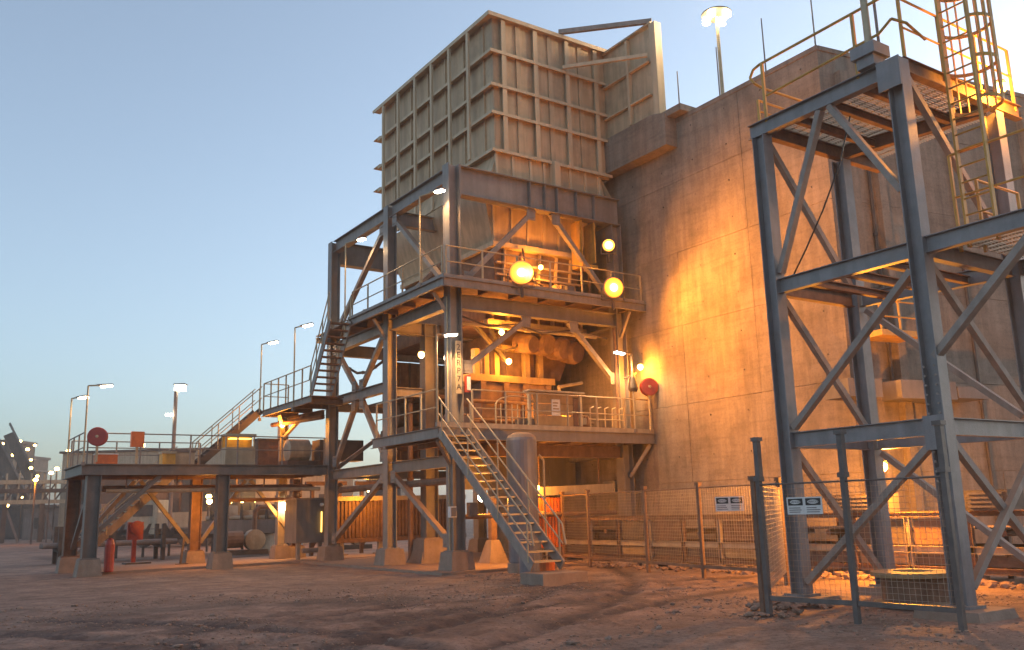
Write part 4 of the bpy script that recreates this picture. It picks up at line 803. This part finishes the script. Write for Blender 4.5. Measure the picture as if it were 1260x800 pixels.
# ------------------------------------------------------------------ lamps
def flood(c,aim,label,lens=.2,ring=.33,group=None,pw=0,spot=0,col_=SOD,blend=.3,throw=None):
    t=thing('floodlight',label,'floodlight',tuple(c),group);c=P3(*c);a=P3(*aim);a/=np.linalg.norm(a)
    part(H().lathe(c-a*.06,[(ring*.5,-.22),(ring*.95,-.05),(ring+.02,.06),(ring,.065)],24,a),'housing','steel',t)
    part(H().lathe(c+a*.055,[(ring*.97,.0),(ring*.97,.012)],28,a),'lens','lflood',t)
    sx=np.cross(a,(0,0,1));sx/=np.linalg.norm(sx)
    part(H().path([c-a*.08+sx*(ring+.05),c-a*.08+sx*(ring+.05)-P3(0,0,ring+.08),c-a*.08-sx*(ring+.05)-P3(0,0,ring+.08),c-a*.08-sx*(ring+.05)],.022,6).bar(c-a*.08-P3(0,0,ring+.06),c-a*.08-P3(0,0,ring+.4),.07,.07,(1,0,0)),'bracket','dark',t)
    if pw: light('SPOT' if spot else 'POINT','bulb',c+a*.12,pw,col_,t,.16,throw or a,spot or None,blend)
    return t
FG='floodlights on the upper deck'
flood((1.85,-.95,8.67),(-.55,-.8,-.12),'big glowing floodlight on the front edge of the upper deck, left of the pair',.2,.36,FG,6500,100,SOD,1.0,(5.3,-4.2,-1.1))
flood((5.45,-.95,8.62),(-.32,-.93,-.10),'glowing floodlight on the front edge of the upper deck, nearest the concrete wall',.18,.33,FG,1500,125,SOD,.9,(1.1,-4.2,-1.9))
flood((5.9,-.3,10.28),(-.5,-.85,-.1),'smaller glowing floodlight under the plate girder near the wall',.15,.2,FG,250,150,SOD)
def bulkhead(c,label,pw,r=.09,mt='lwarm',col_=SOD):
    t=thing('bulkhead_lamp',label,'lamp',tuple(c));part(H().lathe(c,[(r*.4,-r),(r,-r*.3),(r,r*.6),(r*.4,r)],14),'globe',mt,t);part(H().lathe(P3(*c)+P3(0,0,r),[(r*1.1,0),(r*.9,.04),(.02,.06)],14),'cap','dark',t)
    if pw: light('POINT','bulb',P3(*c)+P3(-.15,-.22,-.12),pw,col_,t,.1)
bulkhead((.75,3.4,6.75),'small yellow lamp inside the frame left of the interior column',35,.1)
bulkhead((1.3,2.6,6.55),'tall white lamp inside the frame by the lower deck stair head',80,.12,'lwhite')
bulkhead((3.15,2.0-.2,6.45),'small yellow lamp between the crusher stand posts',80,.09)
bulkhead((1.5,1.0,2.05),'white lamp behind the front stairs under the lower deck',200,.12,'lwhite')
bulkhead((3.0,.2,2.3),'yellow lamp on the duct under the lower deck',160,.07)
bulkhead((-1.0,11.6,5.15),'yellow lamp under the stair landing',140,.09)
bulkhead((-.75,11.95,2.05),'bright warm lamp on the landing pier under the walkway',90,.14,'lcore')
bulkhead((-3.9,10.8,2.25),'small warm lamp under the walkway by the middle pier',160,.09)
bulkhead((2.3,.9,7.2),'warm lamp hidden under the upper deck front beam',170,.08);bulkhead((4.8,1.2,4.9),'warm lamp low on the crusher base',130,.07)
bulkhead((3.6,.45,9.4),'warm lamp on the bin cone above the upper deck',150,.07);bulkhead((2.5,11.2,2.6),'warm lamp over the skirted conveyor',160,.08)
bulkhead((2.45,-15.15,8.75),'yellow lamp at the right end of the tower top platform beside the ladder cage',520,.1)
bulkhead((4.55,-10.6,2.35),'warm lamp on a conveyor post behind the rear tower column',1500,.09)
bulkhead((6.75,-.6,6.15),'yellow lamp on the wall above the right hose reel',160,.09)
def lamp_post(base,top,arm,label,group,pw=60,name='lamp_post',head=.42,rp=.028,mt='lwhite',col_=WARM):
    t=thing(name,label,'lamp post',tuple(base),group);b=P3(*base);tp_=P3(base[0],base[1],top);a=P3(*arm);e=tp_+a;ad=a/np.linalg.norm(a)
    part(H().tube(b,tp_,rp,8),'pole','rail',t);part(H().tube(tp_,e,rp*.9,8),'arm','rail',t)
    part(H().bar(e-ad*.05,e+ad*head,.05,.17,(0,0,1)),'lamp_head','steel',t);part(H().bar(e+ad*.06+P3(0,0,-.05),e+ad*(head-.02)+P3(0,0,-.05),.045,.14,(0,0,1)),'lens',mt,t)
    part(H().cbox(b+P3(0,0,.06),(.1,.1,.12)),'base_clamp','steel',t)
    if pw: light('SPOT','bulb',e+ad*head*.5+P3(0,0,-.1),pw,col_,t,.1,(0,0,-1),150,.4)
G1='slim lamp posts on the walkways'
lamp_post((-8.42,12.27,3.4),5.93,(.18,-.28,0.02),'slim lamp post at the back left corner of the walkway',G1)
lamp_post((-8.42,8.9,3.4),5.95,(.3,-.1,0.02),'slim lamp post at the front left corner of the walkway behind the hose reel',G1)
lamp_post((-1.53,12.75,5.4),8.5,(.2,-.25,.04),'slim lamp post at the far end of the stair landing',G1)
lamp_post((-1.53,9.0,5.4),8.5,(.2,-.2,.05),'slim lamp post at the near end of the stair landing',G1)
lamp_post((-.72,.7,8.3),11.15,(.12,-.75,-.05),'lamp post on the upper deck left edge by the corner column',G1,220)
lamp_post((-.72,6.3,8.3),11.15,(.12,-.8,-.05),'lamp post on the upper deck left edge at the far end',G1,150)
lamp_post((-1.0,-.78,3.97),6.55,(.22,-.02,.03),'lamp post at the head of the front stairs',G1,420)
lamp_post((6.2,-.8,3.97),6.5,(-.3,-.02,.03),'lamp post at the right end of the lower deck by the hose reel',G1,300)
for i,(x,y,z) in enumerate(((6.35,-.75,5.6),)):
    t=thing('dark_horn','dark hanging horn siren beside the right hose reel','horn',(x,y,z));part(H().lathe((x-.1,y,z),[(.05,.3),(.1,.15),(.16,-.2),(.12,-.3)],14),'horn_body','dark',t);part(H().bar((x+.05,y,z+.3),(x-.45,y,z+.1),.05,.05),'bracket','rail',t)
# mast on the wall top
mx_=thing('light_mast','tall mast with a glaring floodlight head behind the wall top','light mast',(8.4,-3.4,14.1))
bx,by=8.2,-3.75
part(H().tube((bx,by,14.1),(bx,by,17.7),.07,10,.05),'pole','rail',mx_);part(H().lathe((bx,by,17.7),[(.1,.0),(.5,.06),(.5,.1),(.12,.16)],20),'head_ring','dark',mx_)
for k in range(4):
    a=k*1.57+.3;part(H().lathe((bx+.38*math.cos(a),by+.38*math.sin(a),17.62),[(.05,-.08),(.13,-.04),(.12,.1),(.06,.13)],14),'lamp_globe','lcore',mx_)
light('POINT','bulb',(bx,by,18.2),500,(1,.78,.5),mx_,.3)
for i,(x,y,z0,z1) in enumerate(((7.5,-2.45,14.3,16.1),(8.0,-3.8,14.1,16.5),(7.4,-6.2,14.1,16.15),(7.4,-8.0,14.1,16.4))):
    t=thing('lightning_rod',('thin lightning rod on the wall top beside the ledge cap','thin rod on the wall top left of the light mast','thin rod on the wall top left of the tower','thin rod on the wall corner above the tower platform')[i],'rod',(x,y,z0),'rods on the wall top');part(H().tube((x,y,z0-.2),(x,y,z1),.028,8,.018),'rod','steel',t);part(H().cbox((x,y,z0-.1),(.12,.12,.14)),'base','steel',t)

# ------------------------------------------------------------------ distant plant
def ray(u,v):
    return RM.T@np.array([(u-630)/FPX,(v-400)/FPX,1.0])
def at(u,D): d=ray(u,640);d=d/np.hypot(d[0],d[1]);return CAM[0]+d[0]*D,CAM[1]+d[1]*D
FA=math.radians(34.08)
def fbox(c,w_,d_,z0,z1,mb=None): return (mb or H()).cbox((c[0],c[1],(z0+z1)/2),(w_,d_,z1-z0),-FA)
# pipe bridge far left
c=at(-60,95);e=at(95,95);pb=thing('pipe_bridge','yellow-lit truss pipe bridge far left beyond the yard','bridge',(c[0],c[1],0))
c=P3(c[0],c[1],0);e=P3(e[0],e[1],0)
for z,mt in((3.6,'hood'),(5.4,'hood'),(4.6,'plant')): part(H().bar(c+P3(0,0,z),e+P3(0,0,z),.35,.6),'chord',mt,pb)
for i in range(11):
    q=c+(e-c)*i/10;q2=c+(e-c)*(i+1)/10;part(H().bar(q+P3(0,0,3.6),q+P3(0,0,6.2),.14,.14,(1,0,0)),'strut','hood',pb)
    if i<10: part(H().bar(q+P3(0,0,3.7),q2+P3(0,0,5.3),.14,.14),'diagonal','plant',pb)
for i in(1,4,7,10):
    q=c+(e-c)*i/10;part(H().bar(q,q+P3(0,0,3.5),.4,.4,(1,0,0)),'leg','plant',pb)
    if i<10: part(H().bar(q+P3(0,0,3.4),q+(e-c)*.13,.2,.2),'brace','plantpale',pb)
for k,(u,D,z0,z1,w_) in enumerate(((-30,190,0,15,9),(6,170,0,14.5,4),(34,210,0,14.5,3))):
    c=at(u,D);t=thing('transfer_tower',('brown transfer tower at the far left edge','brown sloping transfer tower beyond the pipe bridge','tall dark transfer tower beyond the pipe bridge')[k],'building',(c[0],c[1],0))
    part(fbox(c,w_,7,z0,z1),'tower_body','plant',t);part(fbox(c,w_+.6,7.6,z1,z1+.5),'roof','plant',t)
    for z in np.arange(z0+3,z1,3): part(fbox(c,w_+1.2,8.2,z,z+.25),'floor_band','plantpale',t)
for k,(u0,u1,z0,z1,D) in enumerate(((2,52,14.5,4.5,150),(-22,34,13.5,3.5,140))):
    a=at(u0,D);b=at(u1,D);t=thing('conveyor_gallery',('long inclined conveyor gallery far left, the higher one','lower inclined conveyor gallery far left')[k],'conveyor',(b[0],b[1],0))
    part(H().bar((a[0],a[1],z0),(b[0],b[1],z1),1.5,1.8),'gallery','plant',t);part(H().bar((a[0],a[1],z0+1.5),(b[0],b[1],z1+1.5),.25,2.8),'roof','plantpale',t)
    for s in(.3,.65,.95): q=P3(*a,0)*(1-s)+P3(*b,0)*s;part(H().bar(q,q+P3(0,0,z0*(1-s)+z1*s-1.2),.5,.5,(1,0,0)),'trestle','plant',t)
# sheds, trucks and bins seen under the walkway
for k,(u,D,w_,d_,h_,mt) in enumerate(((30,120,10,6,3.5,'plant'),(78,110,6,5,3.2,'plantpale'),(205,85,9,6,5.2,'plant'),(248,75,6,5,4.6,'plant'),(300,70,7,6,4.8,'plant'),(385,60,6,5,4.2,'hood'),(430,75,9,6,4.5,'plant'),(250,95,26,5,8.2,'hood'))):
    c=at(u,D);t=thing('plant_shed',('low brown shed under the pipe bridge','small pale shed right of the pipe bridge','cream lit shed behind the walkway left bay','brown shed behind the walkway middle pier','cream lit shed behind the walkway right bay','cream shed behind the grey cabinet','brown shed seen under the stair landing','long pale process building behind the walkway handrail')[k],'shed',(c[0],c[1],0))
    part(fbox(c,w_,d_,0,h_),'wall',mt,t);part(fbox(c,w_+.5,d_+.5,h_,h_+.2),'roof','plant',t)
    n_=max(2,int(w_/2.2));r=P3(math.cos(FA),-math.sin(FA),0);f_=P3(-math.sin(FA),-math.cos(FA),0)
    for i in range(n_):
        q=P3(c[0],c[1],0)+r*((i+.5)/n_-.5)*w_*.9+f_*(d_/2+.02);part(fbox((q[0],q[1]),.9,.06,h_*.35,h_*.7),('window','door')[i==0 and k%2],'dark',t)
        part(fbox((q[0]+r[0]*.55,q[1]+r[1]*.55),.12,.1,0,h_-.01),'post','rust',t)
def truck(u,D,label,col_='plantpale',L=6.5):
    c=at(u,D);t=thing('parked_truck',label,'truck',(c[0],c[1],0));r=P3(math.cos(FA),-math.sin(FA),0);o_=P3(c[0],c[1],0)
    q=o_-r*L*.38;part(fbox(q,1.9,2.3,.8,2.9),'cab',col_,t);part(fbox(q+P3(-math.sin(FA),-math.cos(FA),0)*1.16,1.2,.04,1.9,2.6),'window','dark',t)
    part(fbox(o_+r*.8,L*.72,2.4,1.1,2.1),'tray',col_,t);part(fbox(o_,L,1.0,.7,1.0),'chassis','dark',t)
    for s in(-.36,.12,.33):
        for sd in(-1,1): q=o_+r*L*s+P3(math.sin(FA),math.cos(FA),0)*sd*1.05;part(H().lathe((q[0],q[1],.5),[(.3,-.14),(.5,-.12),(.5,.12),(.3,.14)],14,(math.sin(FA),math.cos(FA),0)),'wheel','dark',t)
truck(158,72,'white truck with covered load parked beyond the walkway left bay');truck(225,62,'pale utility truck parked beyond the walkway rear pier','hood',5.5)
for k,(u,D,L) in enumerate(((303,46,3.6),(345,44,2.2))):
    c=at(u,D);t=thing('flat_trailer',('pale flat trailer loaded with pipes behind the walkway','short pale trailer behind the landing pier')[k],'trailer',(c[0],c[1],0))
    part(fbox(c,L,2.0,.95,1.55),'bed','plantpale',t)
    for s in(-.35,.35): q=(c[0]+math.cos(FA)*L*s,c[1]-math.sin(FA)*L*s);part(fbox(q,.25,1.6,.1,.95),'leg','dark',t)
    for s in range(5): q=(c[0]+math.cos(FA)*L*(s/5-.4),c[1]-math.sin(FA)*L*(s/5-.4));part(fbox(q,.12,1.6,1.56,2.0+.25*(s%2)),'stake','dark',t)
    for s in range(4): q=P3(c[0],c[1],1.66)+P3(math.sin(FA),math.cos(FA),0)*(s*.4-.6);r=P3(math.cos(FA),-math.sin(FA),0)*L*.48;part(H().tube(q-r,q+r,.1,8),'load_pipe','hood',t)
# far masts and lamps
c=at(209,60);t=thing('far_light_mast','tall far mast with bright double lamp behind the walkway','light mast',(c[0],c[1],0));part(H().tube((c[0],c[1],0),(c[0],c[1],9.6),.12,8),'pole','plantpale',t);part(fbox((c[0]+.25,c[1]),.6,.4,9.6,9.95),'lamp_head','lwhite',t);part(fbox((c[0]+.25,c[1]),.7,.5,9.955,10.05),'lamp_cap','plant',t);part(fbox((c[0]-.35,c[1]),.35,.25,8.0,8.14),'side_lamp','lwhite',t)
k=0
LM=[('above the pipe bridge',[(34,553,149,.35),(84,555,120,.3),(43,548,160,.3),(25,543,165,.3),(38,566,170,.3),(3,546,150,.3),(16,560,150,.3),(46,586,130,.25),(38,576,140,.3)]),('near the walkway left end',[(70,577,100,.3),(63,582,90,.25),(84,600,80,.12)]),('under the pipe bridge',[(8,622,100,.3),(27,612,100,.14)]),('beyond the walkway handrail',[(176,548,110,.35),(140,560,110,.14)]),('seen under the walkway between the two right piers',[(283,618,66,.18),(298,617,66,.16),(308,616,66,.16),(315,617,66,.13)]),('seen under the walkway left of the middle pier',[(243,598,60,.12),(248,598,60,.12),(257,611,50,.2)])]
WHERE=['leftmost small lamp {}','second small lamp from the left {}','third small lamp from the left {}','fourth small lamp from the left {}','fifth small lamp from the left {}','sixth small lamp from the left {}','seventh small lamp from the left {}','eighth small lamp from the left {}','rightmost small lamp {}']
LL=[]
for wh,l in LM:
    l=sorted(l)
    for n_,q in enumerate(l): LL.append(q+((WHERE[n_] if n_<len(l)-1 else WHERE[8]).format(wh),))
for u,v,D,r,lab in LL:
    d=ray(u,v);d=d/np.hypot(d[0],d[1]);q=CAM+d*D;t=thing('distant_lamp',lab,'lamp',(q[0],q[1],0),'distant plant lamps')
    part(H().lathe(tuple(q),[(r*.5,-r*.5),(r*.8,0),(r*.5,r*.5)],8),'globe','lwarm',t);part(H().tube((q[0],q[1],0),(q[0],q[1],q[2]-r*.5),.06,6),'pole','plant',t);k+=1

for k,(u,D,z,lab,pw) in enumerate(((205,72,5.6,'added yard lamp on a pole in front of the cream shed behind the left bay',350),(290,56,4.6,'added yard lamp on a pole behind the flat trailer',450),(40,84,5.0,'added yard lamp on a pole beside the pipe bridge',500),(400,50,4.4,'added yard lamp on a pole behind the grey cabinet',600))):  # lamps added to cast the yard light that the distant globes leave out
    c=at(u,D);t=thing('added_yard_lamp',lab,'lamp post',(c[0],c[1],0),'added fill lamps beyond the walkway');part(H().tube((c[0],c[1],0),(c[0],c[1],z),.07,8),'pole','plant',t);part(H().lathe((c[0],c[1],z+.15),[(.08,-.14),(.2,0),(.08,.14)],10),'globe','lwarm',t);light('POINT','bulb',(c[0]-.3,c[1]-.4,z+.1),pw,SOD,t,.2)
for s_,z0,z1,lab in((1.35,4.7,13.2,'thin dark drain pipe on the wall left of the near tower column'),(4.6,.2,12.5,'thin dark drain pipe on the wall right of the near tower column')):
    t=thing('drain_pipe',lab,'pipe',W2(s_,.08,z0));part(H().tube(W2(s_,.08,z0),W2(s_,.08,z1),.045,8),'pipe','dark',t)
    for z in(z0+1,z0+4,z1-1): part(H().tube(W2(s_,.08,z),W2(s_,.08,z+.08),.065,8),'clip','dark',t)
t=thing('hanging_cable','black cable sagging inside the top bay of the tower','cable',(-.3,-12.6,5.6));part(H().path([(-.2,-13.9,8.1),(-.22,-13.6,7.3),(-.25,-13.2,6.6),(-.28,-12.8,6.0),(-.3,-12.5,5.6)],.014,6),'cable','black',t)
# ------------------------------------------------------------------ dusty air
hz=MB().box((-1100,-1100,-1.3),(1100,1100,19.6)).build('haze',M['black']);hz['kind']='stuff'
hm=bpy.data.materials.new('dusty_air');hm.use_nodes=True;n=hm.node_tree;n.nodes.clear()
ho=n.nodes.new('ShaderNodeOutputMaterial');pv=n.nodes.new('ShaderNodeVolumePrincipled');pv.inputs['Color'].default_value=(.95,.93,.9,1);pv.inputs['Density'].default_value=.0012;pv.inputs['Anisotropy'].default_value=.5
n.links.new(pv.outputs[0],ho.inputs['Volume']);hz.data.materials.clear();hz.data.materials.append(hm)
try: sc.cycles.volume_bounces=0
except Exception: pass
